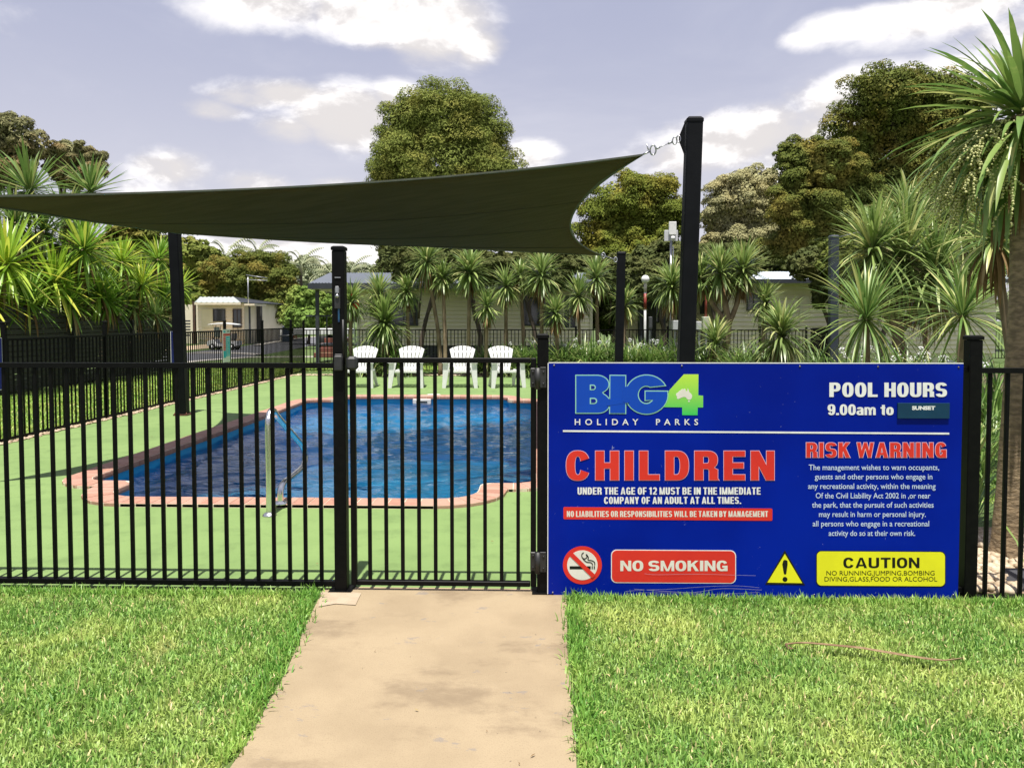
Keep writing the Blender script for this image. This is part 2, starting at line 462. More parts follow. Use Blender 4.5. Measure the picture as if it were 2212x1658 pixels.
# front path
def path_material():
    m = bpy.data.materials.new('stained_concrete'); m.use_nodes = True; q = NT(m.node_tree); pb = q.n['Principled BSDF']
    tc = q.node('ShaderNodeTexCoord'); v = tc.outputs['Object']
    c = q.mix(q.ramp(q.noise(v, 2.2, 6, .6), .35, .68), (.325, .252, .155), (.272, .208, .126))
    c = q.mix(q.math('MULTIPLY', q.ramp(q.noise(q.scale(v, (1, 1.6, 1)), 1.5, 7, .68), .50, .68), .75), c, (.18, .132, .08))
    c = q.mix(q.math('MULTIPLY', q.ramp(q.noise(v, 170, 3, .6), .50, .70), .40), c, (.19, .14, .085))
    gp = q.math('MULTIPLY', q.ramp(q.noise(q.scale(v, (1.4, 2.4, 1)), 3.1, 8, .72, .4), .62, .64), .55)
    c = q.mix(gp, c, (.17, .155, .15))
    sp = q.ramp(q.noise(v, 55, 2, .4), .76, .79)
    c = q.mix(q.math('MULTIPLY', sp, .7), c, (.12, .09, .06))
    q.l.new(c, pb.inputs['Base Color']); pb.inputs['Roughness'].default_value = .85
    bp = q.node('ShaderNodeBump'); bp.inputs['Strength'].default_value = .5; bp.inputs['Distance'].default_value = .003
    q.l.new(q.noise(v, 220, 5), bp.inputs['Height']); q.l.new(bp.outputs[0], pb.inputs['Normal'])
    return m
PL = [(693, 1281), (665, 1342), (640, 1403), (615, 1459), (578, 1524), (533, 1609), (501, 1655)]
PR = [(1225, 1287), (1225, 1403), (1234, 1488), (1243, 1602), (1245, 1655)]
pl = [G(*p) for p in PL]; pr = [G(*p) for p in PR]
pl = [Vector((pl[0].x - .0, 3.93, 0))] + pl[1:]; pr = [Vector((pr[0].x, 3.93, 0))] + pr[1:]
dl = (pl[-1] - pl[-2]).normalized(); dr = (pr[-1] - pr[-2]).normalized()
pl += [pl[-1] + dl * 3.2]; pr += [pr[-1] + dr * 3.2]
PATHPOLY = [(p.x, p.y) for p in pl] + [(p.x, p.y) for p in reversed(pr)]
path = link('concrete_path', fill_sheet('concrete_path', PATHPOLY, [], .006, path_material()), kind='structure')
pc = [(548, 62), (712, 58), (795, 68), (760, 140), (640, 132), (535, 150)]
pch = [G((600 + a / 2.3284) * .829, (1520 + b / 2.3284) * .829) for a, b in pc]
link('concrete_patch', fill_sheet('concrete_patch', [(p.x, p.y) for p in pch], [], .010,
     mat('pale_cement', (.40, .32, .225), .85, col2=(.34, .265, .18), scale=9, bump=.5, bscale=90)), kind='structure')
# threshold strip under the gate
MB().box(((P(955, 1280, YF).x), 3.945, -.012), (1.06, .05, .03)).build('gate_threshold', mat('threshold_concrete', (.42, .31, .19), .85, col2=(.3, .22, .14), scale=12, bump=.4, bscale=80), kind='structure')

# ------------------------------------------------------------------ grass
def in_poly(x, y, poly):
    ins = np.zeros(len(x), bool); n = len(poly); j = n - 1
    for i in range(n):
        xi, yi = poly[i]; xj, yj = poly[j]
        c = ((yi > y) != (yj > y)) & (x < (xj - xi) * (y - yi) / (yj - yi + 1e-12) + xi)
        ins ^= c; j = i
    return ins
def grass_material(name, c1, c2, c3, dry):
    m = bpy.data.materials.new(name); m.use_nodes = True; q = NT(m.node_tree); pb = q.n['Principled BSDF']; out = q.n['Material Output']
    at = q.node('ShaderNodeAttribute', attribute_name='rnd'); tc = q.node('ShaderNodeTexCoord'); v = tc.outputs['Object']
    c = q.mix(at.outputs['Fac'], c1, c2)
    c = q.mix(q.math('MULTIPLY', q.ramp(q.noise(v, 1.6, 5, .6), .42, .66), .75), c, c3)
    c = q.mix(q.math('MULTIPLY', q.ramp(q.noise(v, 2.7, 6, .7), .60, .74), .7), c, dry)
    c = q.mix(q.ramp(at.outputs['Fac'], .93, .97), c, dry)
    q.l.new(c, pb.inputs['Base Color']); pb.inputs['Roughness'].default_value = .45; pb.inputs['Specular IOR Level'].default_value = .35
    tr = q.node('ShaderNodeBsdfTranslucent'); q.l.new(c, tr.inputs[0]); mx = q.node('ShaderNodeMixShader'); mx.inputs[0].default_value = .25
    q.l.new(pb.outputs[0], mx.inputs[1]); q.l.new(tr.outputs[0], mx.inputs[2]); q.l.new(mx.outputs[0], out.inputs[0])
    return m
GRASSM = grass_material('grass_blades', (.11, .27, .045), (.35, .52, .12), (.54, .61, .17), (.64, .53, .26))
def blades(name, x, y, L, w, m, label, lean=.95, z0=0.0):
    n = len(x); az = rng.uniform(0, 2 * np.pi, n); ln = np.abs(rng.normal(0, lean, n)).clip(0, 1.35)
    L = L * rng.uniform(.55, 1.25, n); w = w * rng.uniform(.7, 1.3, n)
    dx, dy = np.cos(az), np.sin(az); f2 = az + rng.uniform(-.6, .6, n) + np.pi / 2; sx, sy = np.cos(f2) * w / 2, np.sin(f2) * w / 2
    h1, o1 = L * .55 * np.cos(ln * .6), L * .55 * np.sin(ln * .6)
    h2, o2 = h1 + L * .45 * np.cos(ln * 1.25), o1 + L * .45 * np.sin(ln * 1.25)
    zz = np.full(n, z0)
    V = np.stack([np.stack([x - sx, y - sy, zz], 1), np.stack([x + sx, y + sy, zz], 1),
                  np.stack([x + dx * o1 + sx * .8, y + dy * o1 + sy * .8, zz + h1], 1), np.stack([x + dx * o1 - sx * .8, y + dy * o1 - sy * .8, zz + h1], 1),
                  np.stack([x + dx * o2, y + dy * o2, zz + h2.clip(.004)], 1)], 1).reshape(-1, 3)
    b = np.arange(n)[:, None] * 5
    F = np.concatenate([b + np.array([[0, 1, 2]]), b + np.array([[0, 2, 3]]), b + np.array([[3, 2, 4]])], 0)
    r = np.repeat(rng.random(n), 5)
    o = link(name, np_mesh(name, V, F, m, {'rnd': r}))
    return tag(o, label, 'grass', kind='stuff')
def lawn(name, poly, dens, L, w, m, label, avoid=None, **k):
    xs = [p[0] for p in poly]; ys = [p[1] for p in poly]
    A = (max(xs) - min(xs)) * (max(ys) - min(ys)); n = int(A * dens)
    x = rng.uniform(min(xs), max(xs), n); y = rng.uniform(min(ys), max(ys), n)
    ok = in_poly(x, y, poly)
    if avoid is not None: ok &= ~in_poly(x, y, avoid)
    x, y = x[ok], y[ok]
    # clumpy heights
    hs = .75 + .35 * (np.sin(x * 7.1 + 1.3 * np.sin(y * 5)) * np.sin(y * 6.3 + x * 2)) * .5 + .25 * rng.random(len(x))
    return blades(name, x, y, L * hs, w, m, label, **k)
LP = [(p.x - .012, p.y) for p in pl]; RP = [(p.x + .012, p.y) for p in pr]
lawn('grass', [(-3.3, 3.84)] + [(LP[0][0], 3.84)] + LP[1:7] + [(LP[6][0] - .1, 2.15), (-3.3, 2.15)], 14500, .037, .0060, GRASSM,
     'thick mown green grass left of the concrete path in the foreground')
lawn('grass', [(RP[0][0], 3.86)] + RP[1:5] + [(RP[4][0], 2.15), (3.1, 2.15), (3.1, 3.86)], 14500, .037, .0060, GRASSM,
     'thick mown green grass below the blue sign right of the path')
# longer fringe leaning over the path edges and under the fence
def fringe(a, b, n, L, side):
    t = rng.random(n); x = a[0] + (b[0] - a[0]) * t + rng.normal(0, .026, n) + side * .03; y = a[1] + (b[1] - a[1]) * t
    return x, y
fx, fy = [], []
for pts, side in ((LP, -1), (RP, 1)):
    for i in range(len(pts) - 2):
        n_ = int(900 * math.dist(pts[i], pts[i + 1])); x_, y_ = fringe(pts[i], pts[i + 1], n_, .06, side); fx.append(x_); fy.append(y_)
fx.append(rng.uniform(-3.3, LP[0][0], 2600)); fy.append(rng.normal(3.82, .02, 2600))
fx.append(rng.uniform(RP[0][0] + .03, 3.1, 2600)); fy.append(rng.normal(3.80, .02, 2600))
FRG = grass_material('fringe_blades', (.09, .26, .035), (.24, .44, .075), (.34, .50, .10), (.40, .50, .14))
blades('grass_fringe', np.concatenate(fx), np.concatenate(fy), .050, .0062, FRG, 'longer grass fringe along the path edges and fence foot', lean=.95)
# lawns further away
SIDEG = grass_material('side_lawn_blades', (.20, .38, .055), (.42, .60, .12), (.54, .62, .15), (.52, .50, .18))
lawn('side_lawn', [(-9.75, 6.5), (-6.2, 6.5), (-6.2, 22), (-9.75, 22)], 1050, .055, .014, SIDEG, 'bright mown lawn strip between the pool fence and the black screen fence')
lawn('far_lawn', [(-9.5, 20.4), (4, 20.4), (4, 23.3), (-8.0, 24.6)], 480, .06, .022, SIDEG, 'green lawn beyond the rear pool fence')
lawn('right_lawn', [(2.6, 5.9), (4.2, 5.9), (4.2, 9.0), (2.6, 9.0)], 3000, .05, .010, GRASSM, 'sunny lawn patch behind the large cabbage tree trunk')

# pebbles: pale river stones
def pebble_mesh(name, pts, r0, r1, m, flat=.65, z0=0.0, sub=1):
    bm = bmesh.new(); bmesh.ops.create_icosphere(bm, subdivisions=sub, radius=1); bv = np.array([v.co[:] for v in bm.verts]); bf = np.array([[v.index for v in f.verts] for f in bm.faces]); bm.free()
    V, F, A = [], [], []
    for i, (x, y) in enumerate(pts):
        r = rng.uniform(r0, r1); s = np.array([r * rng.uniform(.9, 1.4), r * rng.uniform(.75, 1.1), r * flat])
        a = rng.uniform(0, 6.28); c, sn = math.cos(a), math.sin(a)
        q_ = bv * s * (1 + rng.normal(0, .05, (len(bv), 1))); q_ = np.stack([q_[:, 0] * c - q_[:, 1] * sn, q_[:, 0] * sn + q_[:, 1] * c, q_[:, 2]], 1)
        V.append(q_ + np.array([x, y, z0 + r * flat * rng.uniform(.3, 1.1)])); F.append(bf + i * len(bv)); A.append(np.full(len(bv), rng.random()))
    return np_mesh(name, np.concatenate(V), np.concatenate(F), m, {'rnd': np.concatenate(A)}, smooth=True)
PEB = mat('cream_pebble', (.42, .32, .20), .55, col2=(.36, .27, .17), scale=20, rand_attr='rnd', col3=(.52, .43, .31))
CHIP = mat('mixed_gravel', (.35, .24, .15), .8, col2=(.25, .17, .10), scale=30, rand_attr='rnd', col3=(.52, .42, .30))
BEDM = mat('dark_mulch', (.055, .038, .024), .95, col2=(.11, .075, .045), scale=22, bump=.9, bscale=70)
BEDS = mat('gravelly_soil', (.22, .155, .10), .95, col2=(.34, .26, .18), scale=25, bump=.9, bscale=80)
gx = rng.uniform(2.28, 3.5, 1500); gy = rng.uniform(3.98, 5.1, 1500)
tag(link('pebbles', pebble_mesh('pebbles', list(zip(gx, gy)), .020, .036, PEB)), 'cream river pebbles spread round the foot of the cabbage tree', 'pebbles', kind='stuff')
link('pebble_bed', fill_sheet('pebble_bed', [(2.26, 3.97), (3.7, 3.97), (3.7, 5.25), (2.26, 5.25)], [], .004, BEDS), kind='structure')
link('side_garden_bed', fill_sheet('side_garden_bed', [(2.3, 9.2), (12, 9.2), (12, 19.9), (2.3, 19.9)], [], .004, BEDM), kind='structure')
link('rear_garden_bed', fill_sheet('rear_garden_bed', [(-5.0, 18.9), (2.28, 18.9), (2.28, 19.9), (-5.0, 19.9)], [], .004, BEDM), kind='structure')
gy = rng.uniform(6.5, 19.0, 2600); gx = rng.normal(-6.07, .035, 2600).clip(-6.14, -5.98)
tag(link('gravel_strip', pebble_mesh('gravel_strip', list(zip(gx, gy)), .010, .024, CHIP)), 'brown gravel strip along the foot of the side pool fence', 'gravel', kind='stuff')
gx = rng.uniform(-6.0, 1.8, 1500); gy = rng.uniform(18.84, 19.12, 1500)
tag(link('pebble_edge', pebble_mesh('pebble_edge', list(zip(gx, gy)), .016, .034, PEB)), 'pale pebble edging between the green deck and the rear garden bed', 'pebbles', kind='stuff')
# ------------------------------------------------------------------ fences
def bar_mesh(h, w=.019):
    return MB().box((0, 0, h / 2), (w, w, h), bev=.003).mesh('bar', BLACK)
_cap = {}
def cap_mesh(w, h=.022):
    if (w, h) not in _cap:
        mb = MB(); a = w / 2 + .003
        mb.box((0, 0, h * .35), (2 * a, 2 * a, h * .7))
        b = a * .72
        mb.add([(-a, -a, h * .7), (a, -a, h * .7), (a, a, h * .7), (-a, a, h * .7), (-b, -b, h), (b, -b, h), (b, b, h), (-b, b, h)],
               [(4, 5, 6, 7), (0, 1, 5, 4), (1, 2, 6, 5), (2, 3, 7, 6), (3, 0, 4, 7)])
        _cap[(w, h)] = mb.mesh('post_cap', BLACK)
    return _cap[(w, h)]
def add_post(parent, x, y, h, w=.062, plate=True):
    mb = MB().box((x, y, h / 2), (w, w, h), bev=.004)
    if plate: mb.box((x, y, .004), (w * 1.9, w * 1.9, .012))
    p = mb.build('post', BLACK, parent)
    c = link('post_cap', cap_mesh(w), p, loc=(x, y, h + .001))
    return p
def fence_run(parent, a, b, posts, spacing, zb=.037, zt=1.187, bars=True, postw=.05, posth=1.375, ends=(.04, .04), phase=None):
    a = Vector(a); b = Vector(b); L = (b - a).length; d = (b - a) / L; rz = math.atan2(d.y, d.x)
    for nm, z in (('rail', zt), ('rail', zb)):
        MB().box(((a + b).x / 2, (a + b).y / 2, z), (L, .036, .026), rz=rz).build(nm, BLACK, parent)
    for t in posts:
        p = a + d * t; add_post(parent, p.x, p.y, posth, postw)
    me = bar_mesh(zt - zb - .026)
    t = (spacing * .5 if phase is None else phase)
    while t < L - .01:
        if all(abs(t - q) > postw * .5 + .018 for q in posts):
            p = a + d * t
            o = link('bar', me, parent, loc=(p.x, p.y, zb + .013)); o.rotation_euler = (0, 0, rz)
        t += spacing
FX = lambda px, py=1268: P(px, py, YF).x
XL = FX(739, 1240); XH = FX(1172, 1240); XR = FX(2089, 1240)

f1 = thing('pool_fence', 'black tubular pool fence panels in front, left of the gate', 'fence')
x_end = -6.12
fence_run(f1, (x_end, YF), (XL - .034, YF), [2.72 - .03], .0842, phase=((FX(695.4) - x_end) % .0842))
# tall latch post
hl = P(733, 533, YF).z
lp = add_post(f1, XL, YF, hl - .02, .064)
lp['label'] = 'tall square gate post with latch, keyhole and blue sticker'
kb = MB().box((XL - .002, YF - .034, P(733, 645, YF).z), (.030, .010, .105), bev=.002).build('lock_housing', GREYP, f1)
MB().box((XL - .002, YF - .041, P(733, 626, YF).z), (.018, .004, .034), bev=.001).build('key_slot', SILVER, kb)
MB().lathe((XL - .002, YF - .045, P(733, 640, YF).z), [(.010, .008), (.010, 0), (.005, -.002), (.004, -.0025)], 16, axis='y').build('keyhole', SILVER, kb)
MB().box((XL + .004, YF - .0345, P(733, 677, YF).z), (.009, .002, .088)).build('sticker', mat('blue_sticker', (.006, .03, .10), .4, col2=(.012, .08, .16), scale=60), f1)
MB().box((XL, YF - .034, P(733, 600, YF).z), (.030, .004, .005)).build('band', SILVER, f1)
MB().tube([(XL + .026, YF - .036, P(740, 690, YF).z), (XL + .026, YF - .036, P(740, 770, YF).z)], .006, 8).build('latch_tube', DKPL, f1)
lb = MB().box((XL + .004, YF - .046, P(739, 783, YF).z), (.044, .030, .078), bev=.005).build('latch_body', GREYP, f1)
MB().box((XL + .004, YF - .043, P(739, 768, YF).z), (.040, .022, .022), bev=.003).build('latch_cap', DKPL, lb)

f2 = thing('pool_fence', 'black tubular pool fence right of the gate, carrying the blue sign', 'fence')
fence_run(f2, (XH + .034, YF), (XR - .03, YF), [], .0842, zt=P(1500, 800, YF).z + .01)
add_post(f2, XH, YF, P(1172, 722, YF).z - .02, .058)
add_post(f2, XR, YF - .005, P(2097, 725, YF).z - .02, .064)
fence_run(f2, (XR + .033, YF), (XR + 2.5, YF), [2.43], .0885, zt=P(2150, 800, YF).z, zb=P(2150, 1291, YF).z, phase=FX(2127) - XR - .033)

# gate
gx0, gx1 = FX(766), FX(1152)
gate = thing('pool_gate', 'black tubular self-closing pool gate with ten bars, standing closed', 'gate', (gx1, YF, 0))
def gb(name, mb, m=BLACK, par=None): return mb.build(name, m, par or gate)
gz1, gz0 = P(955, 778, YF).z, P(955, 1258, YF).z
for x in (gx0, gx1): gb('stile', MB().box((x - gx1, 0, (gz1 + gz0) / 2), (.029, .029, gz1 - gz0 + .026), bev=.003))
for z in (gz0, gz1): gb('rail', MB().box(((gx0 - gx1) / 2, 0, z), (gx1 - gx0 - .031, .029, .0265), bev=.003))
gm = bar_mesh(gz1 - gz0 - .027)
g0, g1 = FX((800 + 456 / 2.763) * .829), FX((800 + 1520 / 2.763) * .829)
for i in range(10): link('bar', gm, gate, loc=(g0 + (g1 - g0) * i / 9 - gx1, 0, gz0 + .0135))
for py in (815, 1209):
    z = P(1160, py, YF).z; hx = FX(1162, py) - gx1; hh = .100
    h = gb('hinge', MB().box((hx - .024, -.022, z), (.032, .012, hh), bev=.003).box((hx + .026, -.040, z), (.034, .012, hh), bev=.003).lathe((hx, -.034, 0), [(.017, z - hh * .58), (.017, z + hh * .52)], 14), DKPL)
    for sx in (-.026, .028):
        for sz in (-.030, .030):
            gb('screw', MB().lathe((hx + sx, -.029 if sx < 0 else -.047, z + sz), [(.006, 0), (.006, -.002), (.003, -.003)], 10, axis='y'), mat('dark_screw', (.004, .004, .004), .4, col2=(.01, .01, .01), scale=50), h)
    gb('hinge_cover', MB().box((hx + .026, -.041, z + hh * .53), (.030, .012, .006), bev=.001), GREYP, h)
zc = P(765, 783, YF).z; xc = FX(764, 783) - gx1
gb('latch_striker', MB().box((xc + .004, -.045, zc), (.058, .05, .070), bev=.012), GREYP)

# side and rear pool fences
f3 = thing('pool_fence', 'long black tubular pool fence receding along the left side of the pool', 'fence')
SPOSTS = [8.6, 10.67, 12.75, 14.87, 16.95, 18.97, 20.03]
fence_run(f3, (-6.12, 4.0), (-6.12, 20.06), [y - 4.0 for y in [4.05, 6.5] + SPOSTS], .0855, zb=.035, zt=1.19, posth=1.375)
f4 = thing('pool_fence', 'black tubular pool fence along the rear, behind the white chairs and palms', 'fence')
fence_run(f4, (-6.09, 20.03), (7.2, 20.03), [2.4, 4.8, 7.2, 9.6, 12.0, 13.2], .094, zb=.06, zt=1.135, posth=1.22)
f5 = thing('pool_fence', 'far black tubular fence behind the palms at the right', 'fence')
fence_run(f5, (7.25, 20.1), (10.4, 26.0), [6.6], .1, zb=.1, zt=1.17)
fence_run(f5, (10.4, 26.0), (20, 26.0), [2.4, 4.8, 7.2, 9.6], .1, zb=.1, zt=1.17)

# black horizontal slat screen at the left
SCRM = mat('black_stained_timber', (.013, .013, .012), .6, col2=(.026, .025, .022), scale=5, bump=.5, bscale=40, stretch=(1, .15, 1))
sf = thing('screen_fence', 'black stained horizontal slat screen fence behind the lawn at far left', 'fence')
XS = -9.85
ys = [6.3, 8.7, 11.1, 13.5, 15.9, 18.3, 20.7]
slat = {}
for i in range(6):
    H = 1.60 if i < 4 else 1.33
    nz = 15; pitch = H / nz
    gap = .011 if i < 2 else .014
    for k in range(nz):
        key = (round(pitch - gap, 4))
        if key not in slat: slat[key] = MB().box((0, 0, 0), (.019, 2.40, pitch - gap)).mesh('slat', SCRM)
        o = link('slat', slat[key], sf, loc=(XS, (ys[i] + ys[i + 1]) / 2, .06 + pitch * (k + .5)))
        o.rotation_euler = (random.uniform(-.0012, .0012), 0, 0)
for i, y in enumerate(ys):
    H = 1.66 if i <= 4 else 1.40
    MB().box((XS + .045, y, H / 2), (.07, .07, H), bev=.004).build('post', SCRM, sf)

# ------------------------------------------------------------------ shade sail and its posts
FL = Vector((-4.74, 5.88, 2.39)); FR = P(1388, 334, 7.3); RR = P(1300, 551, 13.6); RL = P(432, 503, 10.75)
def edge(a, b, sag, n):
    out = []
    for i in range(n + 1):
        t = i / n; out.append(a.lerp(b, t) + sag * (4 * t * (1 - t)))
    return out
N1, N2 = 36, 24
eF = edge(FL, FR, Vector((.05, .66, .03)), N1); eR = edge(RL, RR, Vector((.1, -1.25, -.13)), N1)
eLft = edge(FL, RL, Vector((.60, -.05, -.12)), N2); eRgt = edge(FR, RR, Vector((-.62, -.12, -.05)), N2)
grid = []
for j in range(N2 + 1):
    v = j / N2
    for i in range(N1 + 1):
        u = i / N1
        c = eF[i] * (1 - v) + eR[i] * v + eLft[j] * (1 - u) + eRgt[j] * u - (FL * (1 - u) * (1 - v) + FR * u * (1 - v) + RL * (1 - u) * v + RR * u * v)
        c.z -= .10 * math.sin(math.pi * u) * math.sin(math.pi * v)
        grid.append(c)
sail = thing('shade_sail', 'dark olive four-cornered shade sail stretched over the pool', 'shade sail')
SAILM = mat('olive_shade_cloth', (.082, .062, .034), .85, col2=(.100, .076, .044), scale=3, detail=8, stretch=(.12, 4, 4), bump=.3, bscale=160, trans=.05, spec=.15)
fs = [(j * (N1 + 1) + i, j * (N1 + 1) + i + 1, (j + 1) * (N1 + 1) + i + 1, (j + 1) * (N1 + 1) + i) for j in range(N2) for i in range(N1)]
mbs = MB().add(grid, fs, True); cl = mbs.build('canopy', SAILM, sail)
so2 = cl.modifiers.new('thick', 'SOLIDIFY'); so2.thickness = .006
HEM = mat('olive_hem', (.075, .085, .060), .7, col2=(.06, .065, .045), scale=10)
for e in (eF, eR, eLft, eRgt):
    ce = sum((grid[len(grid) // 2],), Vector()) if False else grid[(N2 // 2) * (N1 + 1) + N1 // 2]
    ins = []
    for i, p in enumerate(e):
        ins.append(p)
    mbh = MB(); vs = []; fss = []
    for i, p in enumerate(e):
        t = (e[min(i + 1, len(e) - 1)] - e[max(i - 1, 0)]).normalized(); inw = (ce - p); inw -= t * inw.dot(t); inw.z *= .2; inw.normalize()
        k = min(1, 6 * min(i, len(e) - 1 - i) / (len(e) - 1))
        a_ = p - inw * .004; b_ = p + inw * (.006 + .05 * k)
        vs += [a_ + Vector((0, 0, -.010)), b_ + Vector((0, 0, -.010)), b_ + Vector((0, 0, .006)), a_ + Vector((0, 0, .006))]
    for i in range(len(e) - 1):
        for k in range(4): fss.append((i * 4 + k, i * 4 + (k + 1) % 4, (i + 1) * 4 + (k + 1) % 4, (i + 1) * 4 + k))
    mbh.add(vs, fss).build('hem', HEM, sail)
seam = []
SEAMM = mat('dark_seam', (.012, .013, .010), .8, col2=(.02, .02, .015), scale=40)
for v in (.30, .58, .84):
    vs = []; 
    j = int(v * N2)
    pts = [grid[j * (N1 + 1) + i] + Vector((0, 0, -.009)) for i in range(N1 + 1)]
    MB().tube(pts, .0045 if v > .8 else .0016, 5).build('seam', SEAMM, sail)

def ring(mb, c, r, t, ax, k=14):
    ax = Vector(ax).normalized(); a = ax.cross(Vector((0, 0, 1))); a = (a if a.length > .1 else Vector((1, 0, 0))).normalized(); b = ax.cross(a)
    mb.tube([c + a * r * math.cos(6.2832 * i / k) * .62 + b * r * math.sin(6.2832 * i / k) for i in range(k + 1)], t, 6, caps=False)
def sail_post(base, top, w, label, m=POSTM, rot=0.0, foot=None):
    t = thing('sail_post', label, 'post', base)
    b = Vector(base); d = Vector(top) - b; mb = MB(); h = w / 2
    ring4 = lambda c, s: [(c.x + x * s, c.y + y * s, c.z) for x, y in ((-h + .012, -h), (h - .012, -h), (h, -h + .012), (h, h - .012), (h - .012, h), (-h + .012, h), (-h, h - .012), (-h, -h + .012))]
    vs = ring4(Vector((0, 0, 0)), 1) + ring4(d, 1)
    mb.add(vs, [tuple(range(7, -1, -1)), tuple(range(8, 16))] + [(i, (i + 1) % 8, (i + 1) % 8 + 8, i + 8) for i in range(8)])
    mb.build('shaft', m, t)
    cp = MB(); cp.add(ring4(d + Vector((0, 0, .001)), 1.07) + ring4(d + Vector((0, 0, .030)), 1.07) + ring4(d + Vector((0, 0, .050)), .8), [tuple(range(7, -1, -1)), tuple(range(16, 24))] + [(r_ * 8 + i, r_ * 8 + (i + 1) % 8, r_ * 8 + (i + 1) % 8 + 8, r_ * 8 + i + 8) for r_ in (0, 1) for i in range(8)])
    cp.build('post_cap', m, t)
    if foot:
        MB().box((0, 0, .010), (w * 1.45, w * 1.45, .02)).build('base_plate', foot, t)
        for sx in (-1, 1):
            for sy in (-1, 1): MB().lathe((sx * w * .6, sy * w * .6, .02), [(.012, 0), (.012, .012), (.005, .013), (.005, .028)], 8).build('bolt', foot, t)
    return t
RUST = mat('rusty_plate', (.16, .055, .025), .8, col2=(.06, .025, .015), scale=25)
def top_at(px, py, Y): return P(px, py, Y)
tp = top_at(1499, 266, 7.4); bx = PX(1483, 760, 0).x if False else P(1482, 760, 7.4)
lean = (tp.x - bx.x) / (tp.z - bx.z)
b0 = (bx.x - lean * bx.z, 7.4, 0); tpost = sail_post(b0, (tp.x, 7.4, tp.z), .150, 'tallest black shade sail post, standing behind the blue sign')
tp = top_at(1342, 550, 14.0); bx = P(1337, 770, 14.0); lean = (tp.x - bx.x) / (tp.z - bx.z)
sail_post((bx.x - lean * bx.z, 14.0, 0), (tp.x, 14.0, tp.z), .150, 'shorter black shade sail post behind the pool, left of the tallest post')
b0l = G(396, 896); tl = P(377, 497, b0l.y - .1)
sail_post((b0l.x, b0l.y, 0), tuple(tl + Vector((0, 0, -.02))), .145, 'black leaning shade sail post on the green deck at the left of the pool', foot=RUST)
sail_post((-5.35, 5.3, 0), (-5.6, 5.15, 2.75), .15, 'black shade sail post at the near left corner of the pool deck', foot=RUST)
BLUEP = mat('blue_grey_steel', (.028, .036, .054), .5, col2=(.034, .044, .062), scale=5)
bq = P(1800, 780, 14.5); tq = P(1801, 514, 14.5)
sp5 = sail_post((bq.x, 14.5, 0), (tq.x, 14.5, tq.z), .150, 'blue-grey shade sail post among the palms at the right', m=BLUEP)
# rigging: shackles and wire between sail corners and posts (parts of the sail)
rg = MB()
e1 = P(1478, 300, 7.4)
plate = MB(); plate.prism([(0, .16), (0, -.16), (-.055, -.02), (-.055, .025)], -.006, .006, lambda u, v, w: (e1.x + .0 + u + .005, e1.y + w, e1.z + v)).build('pad_eye', POSTM, sail)
d_ = (e1 + Vector((-.06, 0, 0)) - FR)
A = FR + d_ * .02; B_ = e1 + Vector((-.05, 0, 0))
ln = lambda t: A.lerp(B_, t)
rg.tube([ln(.42), ln(.74)], .005, 6); rg.tube([ln(.36), ln(.46)], .010, 8); rg.tube([ln(.70), ln(.80)], .010, 8)
rg.build('wire_rope', GALV, sail)
r2 = MB(); ring(r2, ln(.27), .045, .008, (0, 1, .2)); ring(r2, ln(.88), .035, .006, (0, 1, .2)); ring(r2, ln(.99), .032, .006, (.3, 1, 0)); r2.tube([ln(.0), ln(.2)], .010, 6); r2.tube([ln(.25) + Vector((-.035, 0, .0)), ln(.25) + Vector((-.055, 0, .06))], .006, 6)
r2.build('shackle', SILVER, sail)
e2 = P(1333, 562, 13.93); r3 = MB(); r3.tube([RR, RR.lerp(e2, .5)], .010, 6); r3.tube([RR.lerp(e2, .5), e2], .007, 6); ring(r3, RR.lerp(e2, .1), .05, .012, (0, 1, 0)); ring(r3, RR.lerp(e2, .9), .045, .010, (0, 1, 0)); r3.build('shackle', GALV, sail)
e3 = Vector(tl) + Vector((.09, 0, -.03)); r4 = MB()
for k in range(9): ring(r4, e3.lerp(RL, k / 8), .036, .007, ((0, 1, 0) if k % 2 else (0, .2, 1)), 8)
r4.build('chain', SILVER, sail)
r5 = MB(); e4 = Vector((-5.55, 5.2, 2.6)); r5.tube([FL, e4], .007, 6); r5.build('wire_rope', GALV, sail)
r6 = MB(); a6 = P(1809, 513, 14.45); b6 = P(1870, 497, 14.3); r6.tube([a6, b6], .008, 6); r6.build('wire_rope', GALV, sp5) if False else None
q6 = MB(); q6.tube([a6 - Vector((bq.x, 14.5, 0)), b6 - Vector((bq.x, 14.5, 0))], .008, 6); q6.build('wire_rope', GALV, sp5)

# ------------------------------------------------------------------ pool handrail, skimmer
hr = thing('handrail', 'bent stainless steel grab rail at the near edge of the pool', 'handrail', (-1.92, 5.42, 0))
pts = [(5.42, 0), (5.42, .30), (5.42, .66), (5.43, .71), (5.455, .745), (5.50, .757), (5.55, .74), (5.60, .705), (5.75, .625), (6.00, .495), (6.18, .40), (6.25, .355), (6.285, .31), (6.29, .265), (6.265, .225), (6.21, .20), (6.0, .182), (5.80, .176), (5.72, .168), (5.675, .14), (5.66, .10), (5.66, .02)]
def smooth_path(pts, n=3):
    out = []
    for i in range(len(pts) - 1):
        p0 = pts[max(i - 1, 0)]; p1 = pts[i]; p2 = pts[i + 1]; p3 = pts[min(i + 2, len(pts) - 1)]
        for k in range(n):
            t = k / n
            out.append(tuple(.5 * ((2 * p1[j]) + (-p0[j] + p2[j]) * t + (2 * p0[j] - 5 * p1[j] + 4 * p2[j] - p3[j]) * t * t + (-p0[j] + 3 * p1[j] - 3 * p2[j] + p3[j]) * t ** 3) for j in range(len(p1))))
    return out + [pts[-1]]
MB().tube([(0, y - 5.42, z) for y, z in smooth_path(pts)], .0240, 16).build('rail', CHROME, hr)
